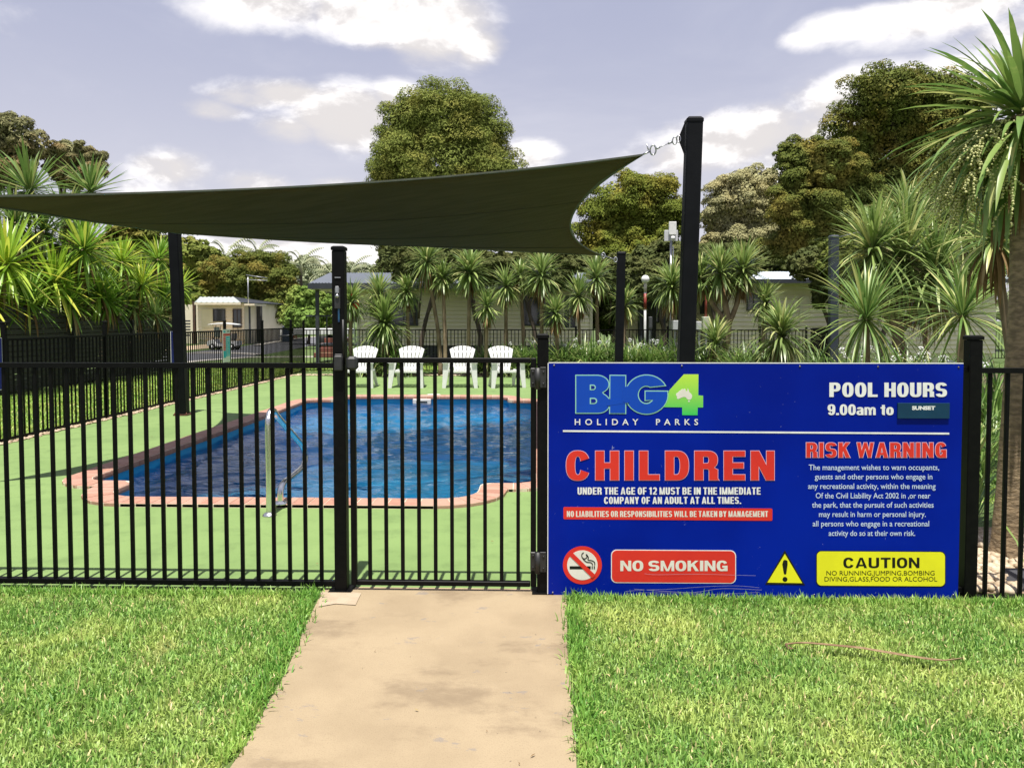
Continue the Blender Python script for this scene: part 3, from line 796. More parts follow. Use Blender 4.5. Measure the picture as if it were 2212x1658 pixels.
for y, z0 in ((5.42, 0.0), (5.66, .028)):
    MB().lathe((0, y - 5.42, z0), [(.052, .0), (.052, .006), (.036, .022), (.024, .027), (.023, .028)], 24).build('flange', CHROME, hr)
sk0 = P(893, 866, 13.67); sk1 = P(930, 866, 13.67)
sk = thing('skimmer', 'white skimmer box set in the far wall of the pool', 'skimmer', ((sk0.x + sk1.x) / 2, 13.68, -.06))
MB().box((0, -.01, -.01), (.33, .05, .09), bev=.006).build('faceplate', WHITE, sk)
MB().box((0, -.037, -.015), (.20, .006, .026)).build('opening', mat('dark_slot', (.01, .012, .015), .6, col2=(.02, .02, .02), scale=20), sk)
# white cover on the deck behind the pool
MB().lathe((.16, .37, .064), [(.14, 0), (.14, .012), (.12, .018)], 24).build('lid', WHITE, sk)
# ------------------------------------------------------------------ signs
YS = 3.875                                   # face of the large sign
NAVY = None
def sign_face_material():
    m = bpy.data.materials.new('blue_sign_face'); m.use_nodes = True; q = NT(m.node_tree); pb = q.n['Principled BSDF']
    tc = q.node('ShaderNodeTexCoord'); v = tc.outputs['Object']
    c = q.mix(q.ramp(q.noise(v, 1.4, 3), .3, .7), (.0004, .009, .225), (.0006, .015, .31))
    sc = q.ramp(q.noise(q.scale(v, (9, 1, 60)), 2.2, 5, .6, .6), .70, .74)
    zlow = q.node('ShaderNodeSeparateXYZ'); q.l.new(v, zlow.inputs[0])
    low = q.ramp(zlow.outputs[2], .16, .04)
    c = q.mix(q.math('MULTIPLY', q.math('MULTIPLY', sc, low), .6), c, (.35, .38, .5))
    ch = q.ramp(q.noise(q.scale(v, (1.6, 1, 1)), 42, 2, .5, 1.5), .765, .78)
    c = q.mix(q.math('MULTIPLY', ch, .55), c, (.4, .45, .6))
    q.l.new(c, pb.inputs['Base Color']); pb.inputs['Roughness'].default_value = .30; pb.inputs['Specular IOR Level'].default_value = .10
    return m
SFACE = sign_face_material()
S_RED = mat('sign_red', (.66, .035, .022), .4, col2=(.62, .03, .022), scale=5, spec=.3)
S_WHITE = mat('sign_white', (.80, .80, .77), .4, col2=(.70, .71, .70), scale=25, spec=.3)
S_OFFW = mat('sign_cream', (.74, .72, .64), .4, col2=(.68, .66, .58), scale=12, spec=.3)
S_PINK = mat('sign_pink_edge', (.78, .50, .60), .4, col2=(.72, .45, .55), scale=9, spec=.3)
S_TEXT = mat('sign_pale_blue', (.55, .64, .80), .4, col2=(.5, .6, .76), scale=9, spec=.3)
S_YEL = mat('sign_yellow', (.80, .78, .02), .4, col2=(.74, .72, .02), scale=6, spec=.3)
S_BLK = mat('sign_black', (.006, .007, .006), .4, col2=(.012, .012, .010), scale=30, spec=.3)
S_ROYAL = mat('sign_royal_blue', (.002, .055, .42), .4, col2=(.002, .062, .46), scale=4, spec=.3)
S_MINT = mat('sign_mint_edge', (.28, .62, .38), .4, col2=(.26, .56, .52), scale=2, spec=.3)
S_TEAL = mat('sign_dark_teal', (.004, .035, .075), .35, col2=(.005, .042, .088), scale=6, spec=.3)
S_NAVY = mat('sign_navy', (.0005, .007, .19), .35, col2=(.002, .013, .25), scale=4, spec=.3)

sTL, sTR, sBR, sBL = P(1185, 783, YS), P(2082, 787, YS), P(2069, 1296, YS), P(1185, 1285, YS)
sx0, sx1 = sTL.x, (sTR.x + sBR.x) / 2
sz1, sz0 = (sTL.z + sTR.z) / 2, (sBL.z + sBR.z) / 2
sign = thing('information_sign', 'large rectangular blue pool rules sign fixed to the fence right of the gate', 'sign', (sx0, YS, 0))
def SP(px, py):
    p = P(px, py, YS); return p.x - sx0, p.z
MB().box(((sx1 - sx0) / 2, .006, (sz0 + sz1) / 2), (sx1 - sx0, .009, sz1 - sz0)).build('board', SFACE, sign)
MB().box(((sx1 - sx0) / 2, .0065, sz1 + .0022), (sx1 - sx0, .011, .004)).build('edge_strip', S_WHITE, sign)
MB().box((-.0022, .0065, (sz0 + sz1) / 2), (.004, .011, sz1 - sz0)).build('edge_strip', S_WHITE, sign)

def flat(name, loops, lvl, m, parent=sign, holes=(), fn=None, th=.0006):
    """flat printed shape at print level lvl; loops of pixel points"""
    fn = fn or SP
    bm = bmesh.new(); edges = []
    for lp_ in [loops] + list(holes):
        pts = [fn(*p) for p in lp_]
        vs = [bm.verts.new((u, 0, w)) for u, w in pts]
        for i in range(len(vs)): edges.append(bm.edges.new((vs[i], vs[(i + 1) % len(vs)])))
    bmesh.ops.triangle_fill(bm, use_beauty=True, edges=edges)
    r = bmesh.ops.extrude_face_region(bm, geom=bm.faces[:])
    for v in r['geom']:
        if isinstance(v, bmesh.types.BMVert): v.co.y -= th
    bmesh.ops.recalc_face_normals(bm, faces=bm.faces[:])
    me = bpy.data.meshes.new(name); bm.to_mesh(me); bm.free(); me.materials.append(m)
    return link(name, me, parent, loc=(0, .0014 - lvl * .0006, 0))
def rrect(x0, y0, x1, y1, r, tilt=0.0):
    out = []
    for cx, cy, a0 in ((x1 - r, y0 + r, -90), (x1 - r, y1 - r, 0), (x0 + r, y1 - r, 90), (x0 + r, y0 + r, 180)):
        for k in range(7):
            a = R(a0 + 15 * k); out.append((cx + r * math.cos(a), cy + r * math.sin(a)))
    return [(x, y + (x - (x0 + x1) / 2) * tilt) for x, y in out]
TILT = .0075

_tc = {}
def text_geo(s, bold, spacing=1.0):
    key = (s, bold, spacing)
    cu = bpy.data.curves.new('t', 'FONT'); cu.body = s; cu.size = 1; cu.offset = bold; cu.space_character = spacing; cu.resolution_u = 3; cu.fill_mode = 'FRONT'
    o = bpy.data.objects.new('t', cu); COL.objects.link(o)
    dg = bpy.context.evaluated_depsgraph_get(); me = bpy.data.meshes.new_from_object(o.evaluated_get(dg))
    bpy.data.objects.remove(o); bpy.data.curves.remove(cu)
    vs = np.array([v.co[:] for v in me.vertices]); fs = [tuple(p.vertices) for p in me.polygons]
    bpy.data.meshes.remove(me); return vs, fs
CAPH = {}
def caph(b):
    if b not in CAPH:
        v, _ = text_geo('H', b); CAPH[b] = (v[:, 1].min(), v[:, 1].max())
    return CAPH[b]
def text(s, x0, x1, ytop, ybase, m, bold=0.0, lvl=2, spacing=1.0, parent=sign, fn=None, grow=0.0, name='lettering'):
    """lettering fitted to x0..x1 and cap height ytop..ybase (pixels on the sign)"""
    fn = fn or SP
    vs, fs = text_geo(s, bold, spacing)
    ref, _ = text_geo(s, bold - grow, spacing) if grow else (vs, None)
    lo, hi = caph(bold - grow)
    X = x0 + (vs[:, 0] - ref[:, 0].min()) / (ref[:, 0].max() - ref[:, 0].min()) * (x1 - x0)
    Y = ybase - (vs[:, 1] - lo) / (hi - lo) * (ybase - ytop)
    Y = Y + (X - (x0 + x1) / 2) * TILT * .0
    pts = [fn(a, b) for a, b in zip(X, Y)]
    y_ = 0.0
    me = bpy.data.meshes.new(name); me.from_pydata([(u, y_, w) for u, w in pts], [], fs); me.materials.append(m)
    for p in me.polygons:
        pass
    o = link(name, me, parent, loc=(0, .0008 - lvl * .0006, 0)); return o
def text2(s, x0, x1, yt, yb, m, mo, bold, out=.02, **k):
    text(s, x0, x1, yt, yb, mo, bold + out, lvl=2, grow=out, **k); text(s, x0, x1, yt, yb, m, bold, lvl=3, **k)

# heavy condensed capitals built from stems, bars and bowls
def G_band(cx, cy, rx, ry, s, b, a0, a1, g=0.0, n=14, e=.82):
    out = []
    rx0, ry0, rx1, ry1 = rx + g, ry + g, max(rx - s - g, .004), max(ry - b - g, .004)
    da = 0
    for i in range(n + 1):
        a = R(a0 + (a1 - a0) * i / n); c, sn = math.cos(a), math.sin(a)
        q_ = lambda v: math.copysign(abs(v) ** e, v)
        out.append(((cx + q_(c) * rx0, cy + q_(sn) * ry0), (cx + q_(c) * rx1, cy + q_(sn) * ry1)))
    return [[out[i][0], out[i + 1][0], out[i + 1][1], out[i][1]] for i in range(n)]
def G_rect(x0, y0, x1, y1, g=0.0): return [[(x0 - g, y0 - g), (x1 + g, y0 - g), (x1 + g, y1 + g), (x0 - g, y1 + g)]]
def G_poly(p, g=0.0): return [inset(p, -g) if g else p]
def glyph(ch, W, s, b, g=0.0):
    """list of pieces; each piece = list of convex polygons; returns (pieces, width)"""
    r = lambda *a: G_rect(*a, g); pl_ = lambda p: G_poly(p, g); bd = lambda *a, **k: G_band(*a, g=g, **k)
    ext = math.degrees(g / .45) if g else 0
    t = ch
    if t == 'I': return [r(0, 0, s, 1)], s
    if t == 'H': return [r(0, 0, s, 1), r(W - s, 0, W, 1), r(s * .5, .5 - b / 2, W - s * .5, .5 + b / 2)], W
    if t == 'L': return [r(0, 0, s, 1), r(s * .5, 0, W * .86, b)], W * .86
    if t == 'E': return [r(0, 0, s, 1), r(s * .5, 0, W * .9, b), r(s * .5, 1 - b, W * .9, 1), r(s * .5, .5 - b / 2, W * .84, .5 + b / 2)], W * .9
    if t == 'F': return [r(0, 0, s, 1), r(s * .5, 1 - b, W * .86, 1), r(s * .5, .47 - b / 2, W * .8, .47 + b / 2)], W * .86
    if t == 'T': return [r(0, 1 - b, W * .94, 1), r(W * .47 - s / 2, 0, W * .47 + s / 2, 1 - b * .5)], W * .94
    if t == 'N': return [r(0, 0, s * .9, 1), r(W - s * .9, 0, W, 1), pl_([(0, 1), (s * .95, 1), (W, 0), (W - s * .95, 0)])], W
    if t == 'M':
        w = W * 1.25; m = w / 2
        return [r(0, 0, s * .82, 1), r(w - s * .82, 0, w, 1), pl_([(0, 1), (s * .95, 1), (m + s * .22, 0), (m - s * .40, 0)]), pl_([(w - s * .95, 1), (w, 1), (m + s * .40, 0), (m - s * .22, 0)])], w
    if t == 'O': return [bd(W / 2, .5, W / 2, .51, s, b, 0, 360, n=32)], W
    if t == '0': return [bd(W * .46, .5, W * .46, .51, s, b, 0, 360, n=32)], W * .92
    if t == 'C': return [bd(W / 2, .5, W / 2, .51, s, b, 24 - ext * 0, 336, n=28), ], W
    if t == 'G': return [bd(W / 2, .5, W / 2, .51, s, b, 28, 322, n=28), r(W - s * .9, 0, W, .52), r(W * .52, .52 - b, W - s * .5, .52)], W
    if t == 'Q': return [bd(W / 2, .5, W / 2, .51, s, b, 0, 360, n=32)], W
    if t == 'D': return [r(0, 0, s, 1), r(s * .5, 0, W * .5, b), r(s * .5, 1 - b, W * .5, 1), bd(W * .48, .5, W * .52, .5, s, b, -90, 90, n=18)], W
    if t in 'PR':
        ry = (.5 + b * .6) / 2 if t == 'R' else (.54 + b * .5) / 2
        out = [r(0, 0, s, 1), r(s * .5, 1 - b, W * .55, 1), r(s * .5, 1 - 2 * ry, W * .55, 1 - 2 * ry + b), bd(W * .52, 1 - ry, W * .46, ry, s, b, -90, 90, n=14)]
        if t == 'R': out += [r(W - s * 1.03, .0, W - s * .03, .36), pl_([(W * .45, .47), (W * .62, .52), (W - s * .03, .36), (W - s * 1.03, .34)]), pl_([(W - s * 1.03, 0), (W + .03, 0), (W - s * .03, .06)])]
        return out, W
    if t == 'B':
        ry = (1 + b) / 4
        return [r(0, 0, s, 1)] + [r(s * .5, y, W * .52, y + b) for y in (0, .5 - b / 2, 1 - b)] + [bd(W * .5, ry, W * .5, ry, s, b, -90, 90, n=14), bd(W * .5, 1 - ry, W * .46, ry, s, b, -90, 90, n=14)], W
    if t == 'S':
        ry = (1 + b) / 4
        return [bd(W / 2, 1 - ry, W / 2, ry, s, b, 15, 270, n=22), bd(W / 2, ry, W / 2, ry, s, b, 90, -165, n=22)], W
    if t == 'U': return [r(0, .3, s, 1), r(W - s, .3, W, 1), bd(W / 2, .3, W / 2, .31, s, b, 180, 360, n=16)], W
    if t == 'A':
        w = W * 1.1; m = w / 2
        return [pl_([(0, 0), (s * .95, 0), (m + s * .22, 1), (m - s * .5, 1)]), pl_([(w, 0), (m + s * .5, 1), (m - s * .22, 1), (w - s * .95, 0)]), r(s * .8, .18, w - s * .8, .18 + b * .85)], w
    if t == 'V':
        w = W * 1.05; m = w / 2
        return [pl_([(0, 1), (s * .95, 1), (m + s * .22, 0), (m - s * .5, 0)]), pl_([(w, 1), (m + s * .5, 0), (m - s * .22, 0), (w - s * .95, 1)])], w
    if t == 'W':
        w = W * 1.55; q_ = w / 4; k = s * .85
        return [pl_([(0, 1), (k, 1), (q_ + k * .42, 0), (q_ - k * .42, 0)]), pl_([(2 * q_ - k * .42, 1), (2 * q_ + k * .42, 1), (q_ + k * .42, 0), (q_ - k * .42, 0)]),
                pl_([(2 * q_ - k * .42, 1), (2 * q_ + k * .42, 1), (3 * q_ + k * .42, 0), (3 * q_ - k * .42, 0)]), pl_([(w - k, 1), (w, 1), (3 * q_ + k * .42, 0), (3 * q_ - k * .42, 0)])], w
    if t == 'K': return [r(0, 0, s, 1), pl_([(s * .8, .30), (s * .8, .62), (W - s * .98, 1), (W, 1)]), pl_([(W * .38, .55), (W * .62, .66), (W * 1.04, 0), (W * 1.02 - s, 0)])], W * 1.03
    if t == 'Y':
        w = W * 1.04; m = w / 2
        return [r(m - s / 2, 0, m + s / 2, .45), pl_([(0, 1), (s, 1), (m + s / 2, .42), (m - s / 2, .42)]), pl_([(w - s, 1), (w, 1), (m + s / 2, .42), (m - s / 2, .42)])], w
    if t == '1': return [r(W * .22, 0, W * .22 + s, 1), pl_([(0, .72), (0, .86), (W * .25, 1), (W * .25 + s * .4, .8)])], W * .22 + s + W * .1
    if t == '2': return [bd(W * .46, .70, W * .46, .31, s, b, 170, -35, n=16), pl_([(0, 0), (0, b), (W * .62, .60), (W * .92, .55), (s * 1.0, b * .5)]), r(0, 0, W * .92, b)], W * .92
    if t == '9': return [bd(W * .46, .68, W * .46, .33, s, b * .9, 0, 360, n=28), bd(W * .46, .5, W * .46, .51, s, b, 0, -150, n=16), r(W * .92 - s, .45, W * .92, .72)], W * .92
    if t == '.': return [r(0, 0, s, s * .85)], s
    if t == ',': return [r(0, 0, s, s * .85), pl_([(s * .3, 0), (s, 0), (s * .3, -.16)])], s
    h = .74
    if t == 'o': return [bd(W * .45, h / 2, W * .45, h / 2 + .01, s, b * .9, 0, 360, n=28)], W * .9
    if t == 'a': return [bd(W * .42, h * .30, W * .42, h * .31, s * .9, b * .75, 0, 360, n=24), bd(W * .42, h * .66, W * .42, h * .35, s, b * .85, 0, 160, n=12), r(W * .84 - s, 0, W * .84, h * .68)], W * .86
    if t == 'm':
        w = W * 1.35
        return [r(0, 0, s * .9, h), r(w - s * .9, 0, w, h * .62), r(w / 2 - s * .45, 0, w / 2 + s * .45, h * .62), bd(w * .27, h * .62, w * .27 + s * .10, h * .39, s * .85, b * .8, 0, 180, n=12), bd(w * .73, h * .62, w * .27, h * .39, s * .85, b * .8, 0, 180, n=12)], w
    if t == 't': return [r(W * .16, .12, W * .16 + s, .95), r(0, h - b * .8, W * .56, h), bd(W * .16 + s, .14, s, .15, s * .99, b * .8, 180, 270, n=6)], W * .58
    return [], W * .4
def block(sx, x0, x1, ytop, ybase, m, W=.6, s=.25, b=.17, sp=.09, word=.30, lvl=2, out=0.0, parent=sign, fn=None):
    fn = fn or SP
    adv = 0; items = []
    for ch in sx:
        if ch == ' ': adv += word - sp; continue
        pcs, w = glyph(ch, W, s, b, out); items.append((adv, pcs)); adv += w + sp
    tot = adv - sp; H = ybase - ytop; kx = (x1 - x0) / tot
    mb = MB(); li = 0
    for a_, pcs in items:
        for j, pc_ in enumerate(pcs):
            for poly in pc_:
                area = sum(poly[i][0] * poly[(i + 1) % len(poly)][1] - poly[(i + 1) % len(poly)][0] * poly[i][1] for i in range(len(poly)))
                if abs(area) < 1e-7: continue
                if area < 0: poly = poly[::-1]
                pts = [fn(x0 + (a_ + u) * kx, ybase - v * H) for u, v in poly]
                mb.add([(u, -.00003 * j, w_) for u, w_ in pts], [tuple(range(len(pts)))])
    return mb.build('lettering', m, parent, loc=(0, .0008 - lvl * .0006, 0))
def block2(sx, x0, x1, yt, yb, m, mo, out=.03, **k):
    block(sx, x0, x1, yt, yb, mo, lvl=2, out=out, **k); block(sx, x0, x1, yt, yb, m, lvl=3, **k)

# logo lettering
def L(x, y): return (1160.6 + .18739 * x, 787.5 + .18739 * y)
def arc(cx, cy, rx, ry, a0, a1, n): return [(cx + rx * math.cos(R(a0 + (a1 - a0) * i / n)), cy + ry * math.sin(R(a0 + (a1 - a0) * i / n))) for i in range(n + 1)]
def inset(poly, d):
    A = sum(poly[i][0] * poly[(i + 1) % len(poly)][1] - poly[(i + 1) % len(poly)][0] * poly[i][1] for i in range(len(poly)))
    s = 1 if A > 0 else -1; out = []
    for i in range(len(poly)):
        p = Vector(poly[i - 1]); c = Vector(poly[i]); n_ = Vector(poly[(i + 1) % len(poly)])
        e1_ = (c - p); e2_ = (n_ - c)
        if e1_.length < 1e-6 or e2_.length < 1e-6: out.append(tuple(c)); continue
        e1_.normalize(); e2_.normalize()
        n1 = Vector((-e1_.y, e1_.x)) * s; n2 = Vector((-e2_.y, e2_.x)) * s; b = n1 + n2
        if b.length < .3: b = n1
        b.normalize(); k = d / max(.5, b.dot(n1)); out.append(tuple(c + b * k))
    return out
Bp = [(438, 115), (690, 115)] + arc(690, 225, 142, 110, -82, 60, 10) + [(768, 330), (800, 352), (838, 392)] + [(836, 480)] + arc(700, 462, 136, 101, 12, 90, 6) + [(438, 563)]
Ip = [(832, 115), (1025, 117), (1025, 568), (828, 566)]
Gp = arc(1260, 343, 252, 232, -25, -190, 14) + arc(1260, 343, 252, 232, -190, -368, 16)[1:] + [(1515, 298), (1237, 296), (1237, 418), (1318, 412)] + arc(1255, 346, 86, 95, 48, 300, 14)
F4 = [(1525, 290), (1690, 110), (1858, 110), (1856, 352), (1912, 357), (1912, 492), (1850, 492), (1848, 582), (1670, 580), (1670, 490), (1440, 488), (1480, 420)]
def grad4():
    m = bpy.data.materials.new('lime_gradient_print'); m.use_nodes = True; q = NT(m.node_tree); pb = q.n['Principled BSDF']
    tc = q.node('ShaderNodeTexCoord'); s_ = q.node('ShaderNodeSeparateXYZ'); q.l.new(tc.outputs['Generated'], s_.inputs[0])
    q.l.new(q.mix(s_.outputs[2], (.03, .52, .10), (.48, .74, .06)), pb.inputs['Base Color']); pb.inputs['Roughness'].default_value = .4; return m
LG = lambda poly: [L(*p) for p in poly]
flat('logo_figure', LG(F4), 1, grad4())
for poly in (Bp, Ip, Gp): flat('logo_outline', LG(poly), 2, S_MINT)
INS = 11
for poly in (Bp, Ip, Gp): flat('logo_letter', LG(inset(poly, INS)), 3 if poly is not Ip else 4, S_ROYAL)
# bridge where the letters run into each other
flat('logo_letter', LG([(800, 400), (1040, 400), (1040, 424), (1020, 440), (826, 470), (800, 470)]), 5, S_ROYAL)
flat('logo_letter', LG([(985, 275), (1030, 245), (1060, 260), (1060, 430), (1030, 440), (985, 420)]), 6, S_ROYAL)
for (x, y, w, h) in ((605, 228, 70, 64), (605, 380, 86, 72)):
    flat('logo_outline', LG([(x, y), (x + w * .55, y)] + arc(x + w * .55, y + h / 2, w * .45, h / 2, -90, 90, 8) + [(x, y + h)]), 4, S_MINT)
    flat('logo_counter', LG([(x + 14, y + 13), (x + w * .52, y + 13)] + arc(x + w * .52, y + h / 2, w * .30, h / 2 - 13, -90, 90, 8) + [(x + 14, y + h - 13)]), 5, S_NAVY)
AUS = [(1597, 345), (1603, 330), (1625, 315), (1640, 300), (1655, 292), (1665, 280), (1690, 282), (1700, 275), (1712, 283), (1710, 300), (1728, 305), (1733, 270), (1745, 290), (1755, 318), (1775, 335), (1786, 358), (1780, 385), (1768, 400), (1745, 405), (1725, 392), (1712, 375), (1700, 372), (1680, 372), (1655, 382), (1640, 390), (1622, 396), (1610, 388), (1612, 372)]
flat('logo_map', LG(AUS), 2, S_OFFW); flat('logo_map', LG(arc(1748, 420, 11, 9, 0, 340, 8)), 2, S_OFFW)

text('HOLIDAY  PARKS', 1241.5, 1508, 904.5, 917.5, S_WHITE, .012, spacing=1.9)
flat('divider', [(1216, 928.6), (2050.6, 934.2), (2050.6, 938), (1216, 932.4)], 1, S_WHITE)
block2('CHILDREN', 1223, 1672.5, 973.5, 1036.5, S_RED, S_PINK, out=.016, W=.80, s=.295, b=.19, sp=.20)
block('UNDER THE AGE OF 12 MUST BE IN THE IMMEDIATE', 1247.6, 1643, 1052, 1067.5, S_WHITE, W=.50, s=.19, b=.155, sp=.085, word=.30)
block('COMPANY OF AN ADULT AT ALL TIMES.', 1304.8, 1601, 1072.5, 1087.5, S_WHITE, W=.50, s=.19, b=.155, sp=.085, word=.30)
flat('banner', rrect(1217, 1096, 1668.5, 1122.5, 3, TILT), 1, S_RED)
block('NO LIABILITIES OR RESPONSIBILITIES WILL BE TAKEN BY MANAGEMENT', 1224.4, 1659, 1103.0, 1115.8, S_OFFW, W=.46, s=.18, b=.145, sp=.085, word=.28)
block('POOL HOURS', 1791.5, 2045.6, 826, 857, S_WHITE, W=.64, s=.245, b=.17, sp=.08, word=.38)
block('9.00am to', 1787.7, 1930.4, 873, 896, S_WHITE, W=.62, s=.22, b=.17, sp=.055, word=.36)
MB().box(((SP(1938, 886)[0] + SP(2050, 886)[0]) / 2, -.003, SP(1990, 886.4)[1]), (SP(2050, 886)[0] - SP(1938, 886)[0], .008, SP(0, 870.5)[1] - SP(0, 902.5)[1]), bev=.0006).build('hours_plate', S_TEAL, sign)
text('SUNSET', 1968.5, 2018.6, 876.2, 884.6, S_WHITE, .05, lvl=14)
block2('RISK WARNING', 1741.8, 2043.8, 955.5, 987.5, S_RED, S_PINK, out=.032, W=.60, s=.225, b=.165, sp=.125, word=.40)
for s_, a, b, y in (('The management wishes to warn occupants,', 1747, 2028.6, 1014.6), ('guests and other persons who engage in', 1760, 2014, 1034.6), ('any recreational activity, within the meaning', 1745.6, 2021, 1055.2),
                    ('Of the Civil Liability Act 2002 in ,or near', 1762, 2009.8, 1075.7), ('the park, that the pursuit of such activities', 1754, 2016.7, 1095.6), ('may result in harm or personal injury.', 1769, 1999.7, 1115.7),
                    ('all persons who engage in a recreational', 1755.5, 2007, 1136), ('activity do so at their own risk.', 1790, 1976.9, 1156.6)):
    text(s_, a, b, y - 11.8, y, S_TEXT, .008)
# no smoking symbol
C0 = (1258, 1220)
circ = lambda r, n=40: [(C0[0] + r * math.cos(6.28318 * i / n), C0[1] + r * .975 * math.sin(6.28318 * i / n)) for i in range(n)]
flat('symbol_ring', circ(42.2), 1, S_RED); flat('symbol_field', circ(33), 2, S_OFFW)
flat('cigarette', [(1230.5, 1222), (1276, 1222), (1276, 1228.6), (1230.5, 1228.6)], 3, S_BLK)
for x in (1278, 1282.6): flat('cigarette', [(x, 1222), (x + 2.4, 1222), (x + 2.4, 1228.6), (x, 1228.6)], 3, S_BLK)
def stroke(name, pts, w, lvl, m, **k):
    pts = smooth_path(pts, 4); Lf, Rt = [], []
    for i, p in enumerate(pts):
        a = Vector(pts[max(i - 1, 0)]); b = Vector(pts[min(i + 1, len(pts) - 1)]); d = (b - a).normalized(); n_ = Vector((-d.y, d.x)) * w / 2
        Lf.append((p[0] + n_.x, p[1] + n_.y)); Rt.append((p[0] - n_.x, p[1] - n_.y))
    vs = [fnp for fnp in Lf + Rt]; n_ = len(Lf)
    mb = MB(); co = [SP(*p) for p in vs]
    mb.add([(u, 0, w_) for u, w_ in co], [(i, i + 1, n_ + i + 1, n_ + i) for i in range(n_ - 1)])
    o = mb.build(name, m, sign, loc=(0, .0008 - lvl * .0006, 0)); return o
stroke('smoke', [(1261, 1192.5), (1257, 1196), (1257.5, 1203), (1263, 1206), (1268, 1202), (1266, 1196), (1271, 1203), (1270, 1208), (1279, 1210), (1284.5, 1214), (1284.5, 1220)], 2.0, 4, S_BLK)
stroke('smoke', [(1258, 1203), (1262, 1209), (1268, 1213), (1276, 1214), (1279.5, 1217), (1279.5, 1220)], 2.0, 4, S_BLK)
a = R(44.5); ux, uy = math.cos(a), math.sin(a); h_ = 4.7; l_ = 35
flat('symbol_bar', [(C0[0] + ux * s * l_ - uy * t * h_, C0[1] + uy * s * l_ + ux * t * h_) for s, t in ((-1, -1), (1, -1), (1, 1), (-1, 1))], 5, S_RED)
flat('panel', rrect(1320, 1187, 1590, 1259, 12, TILT * .8), 1, S_WHITE); flat('panel', rrect(1321.8, 1188.8, 1588.2, 1257.2, 11, TILT * .8), 2, S_RED)
block('NO SMOKING', 1340, 1571.5, 1210, 1232.5, S_OFFW, W=.88, s=.27, b=.19, sp=.10, word=.42, lvl=3)
flat('warning_triangle', [(1695.5, 1187.6), (1739, 1263), (1653, 1261.5)], 1, S_BLK); flat('warning_triangle', [(1695.5, 1195.5), (1733, 1258.6), (1657.8, 1257.3)], 2, S_YEL)
flat('exclamation_mark', [(1692, 1210), (1695.5, 1208), (1701, 1210.5), (1701.3, 1218), (1698.5, 1238), (1696, 1240.6), (1693, 1238), (1689.8, 1218)], 3, S_BLK)
flat('exclamation_mark', [(1695.6 + 5.4 * math.cos(i * .524), 1250.3 + 5.4 * math.sin(i * .524)) for i in range(12)], 3, S_BLK)
flat('panel', rrect(1762.8, 1189.4, 2043, 1266.2, 11, TILT * .8), 1, S_BLK); flat('panel', rrect(1764.6, 1191, 2041.2, 1264.6, 10, TILT * .8), 2, S_YEL)
block('CAUTION', 1821.5, 1986, 1203.5, 1225.8, S_BLK, W=.88, s=.25, b=.18, sp=.13, lvl=3)
text('NO RUNNING,JUMPING,BOMBING', 1785, 2018.7, 1232, 1241.7, S_BLK, .0, lvl=3)
text('DIVING,GLASS,FOOD OR ALCOHOL', 1781, 2024.4, 1245, 1254.7, S_BLK, .0, lvl=3)
for (x, y) in ((1440.5, 1278 - 235 + 0), ):
    pass
SCREWM = mat('zinc_screw', (.3, .3, .32), .4, metal=.8, col2=(.12, .09, .06), scale=60)
for px, py in ((1194, 1279), (1219, 1278), (1197, 789), (1473, 790), (1728, 791), (1897, 792), (2071, 793), (1759, 1284), (2060, 1284)):
    u, w = SP(px, py); MB().lathe((u, -.001, w), [(.0045, .003), (.0045, 0), (.002, -.001)], 10, axis='y').build('screw', SCREWM, sign)
# hairline scratches over the red panel and below it
SCR = mat('scratch', (.42, .38, .45), .5, col2=(.3, .28, .4), scale=40)
for pts, w in (([(1392, 1238), (1420, 1240), (1470, 1239), (1530, 1239), (1590, 1241), (1632, 1242)], .5), ([(1352, 1276), (1390, 1273), (1450, 1271), (1520, 1266), (1590, 1264), (1640, 1268)], .5),
               ([(1370, 1271), (1440, 1276), (1500, 1278), (1560, 1270), (1645, 1273)], .6), ([(1380, 1279), (1450, 1279), (1540, 1282), (1640, 1278)], .5)):
    stroke('scratch', pts, w, 6, SCR)
# the black bottom frame under the sign
MB().box(((sx0 + sx1) / 2, YF - .012, sz0 - .010), (sx1 - sx0 - .04, .03, .022)).build('sign_bearer', BLACK, f2)

# ------------------------------------------------------------------ small signs on the side fence (plane X = -6.12)
def side_sign(name, label, px0, px1, py0, py1, X=-6.085):
    a = PX(px0, (py0 + py1) / 2, X); b = PX(px1, (py0 + py1) / 2, X); z1 = PX((px0 + px1) / 2, py0, X).z; z0 = PX((px0 + px1) / 2, py1, X).z
    t = thing(name, label, 'sign', (X, a.y, z0))
    return t, b.y - a.y, z1 - z0
def side_quad(t, y0, y1, z0, z1, m, lvl, name='panel'):
    MB().box((.004 if lvl == 0 else .0075 + lvl * .0012, (y0 + y1) / 2, (z0 + z1) / 2), (.0012 if lvl else .006, abs(y1 - y0), abs(z1 - z0))).build(name, m, t)
cpr, w, h = side_sign('resuscitation_sign', 'narrow white, red and turquoise resuscitation chart on the side pool fence', 481, 496.5, 711, 782)
S_CYAN = mat('sign_turquoise', (.02, .36, .42), .5, col2=(.05, .42, .46), scale=12)
S_RED2 = mat('sign_coral', (.55, .07, .06), .5, col2=(.45, .06, .05), scale=12)
S_PALE = mat('sign_pale', (.55, .60, .52), .5, col2=(.62, .66, .60), scale=12)
side_quad(cpr, 0, w, 0, h, S_PALE, 0, 'board')
side_quad(cpr, .01, w - .01, h * .80, h * .87, S_RED2, 1); side_quad(cpr, .012, w * .36, h * .36, h * .78, S_RED2, 1)
side_quad(cpr, w * .40, w - .02, h * .18, h * .78, S_CYAN, 1); side_quad(cpr, .02, w * .40, h * .14, h * .35, S_CYAN, 2)
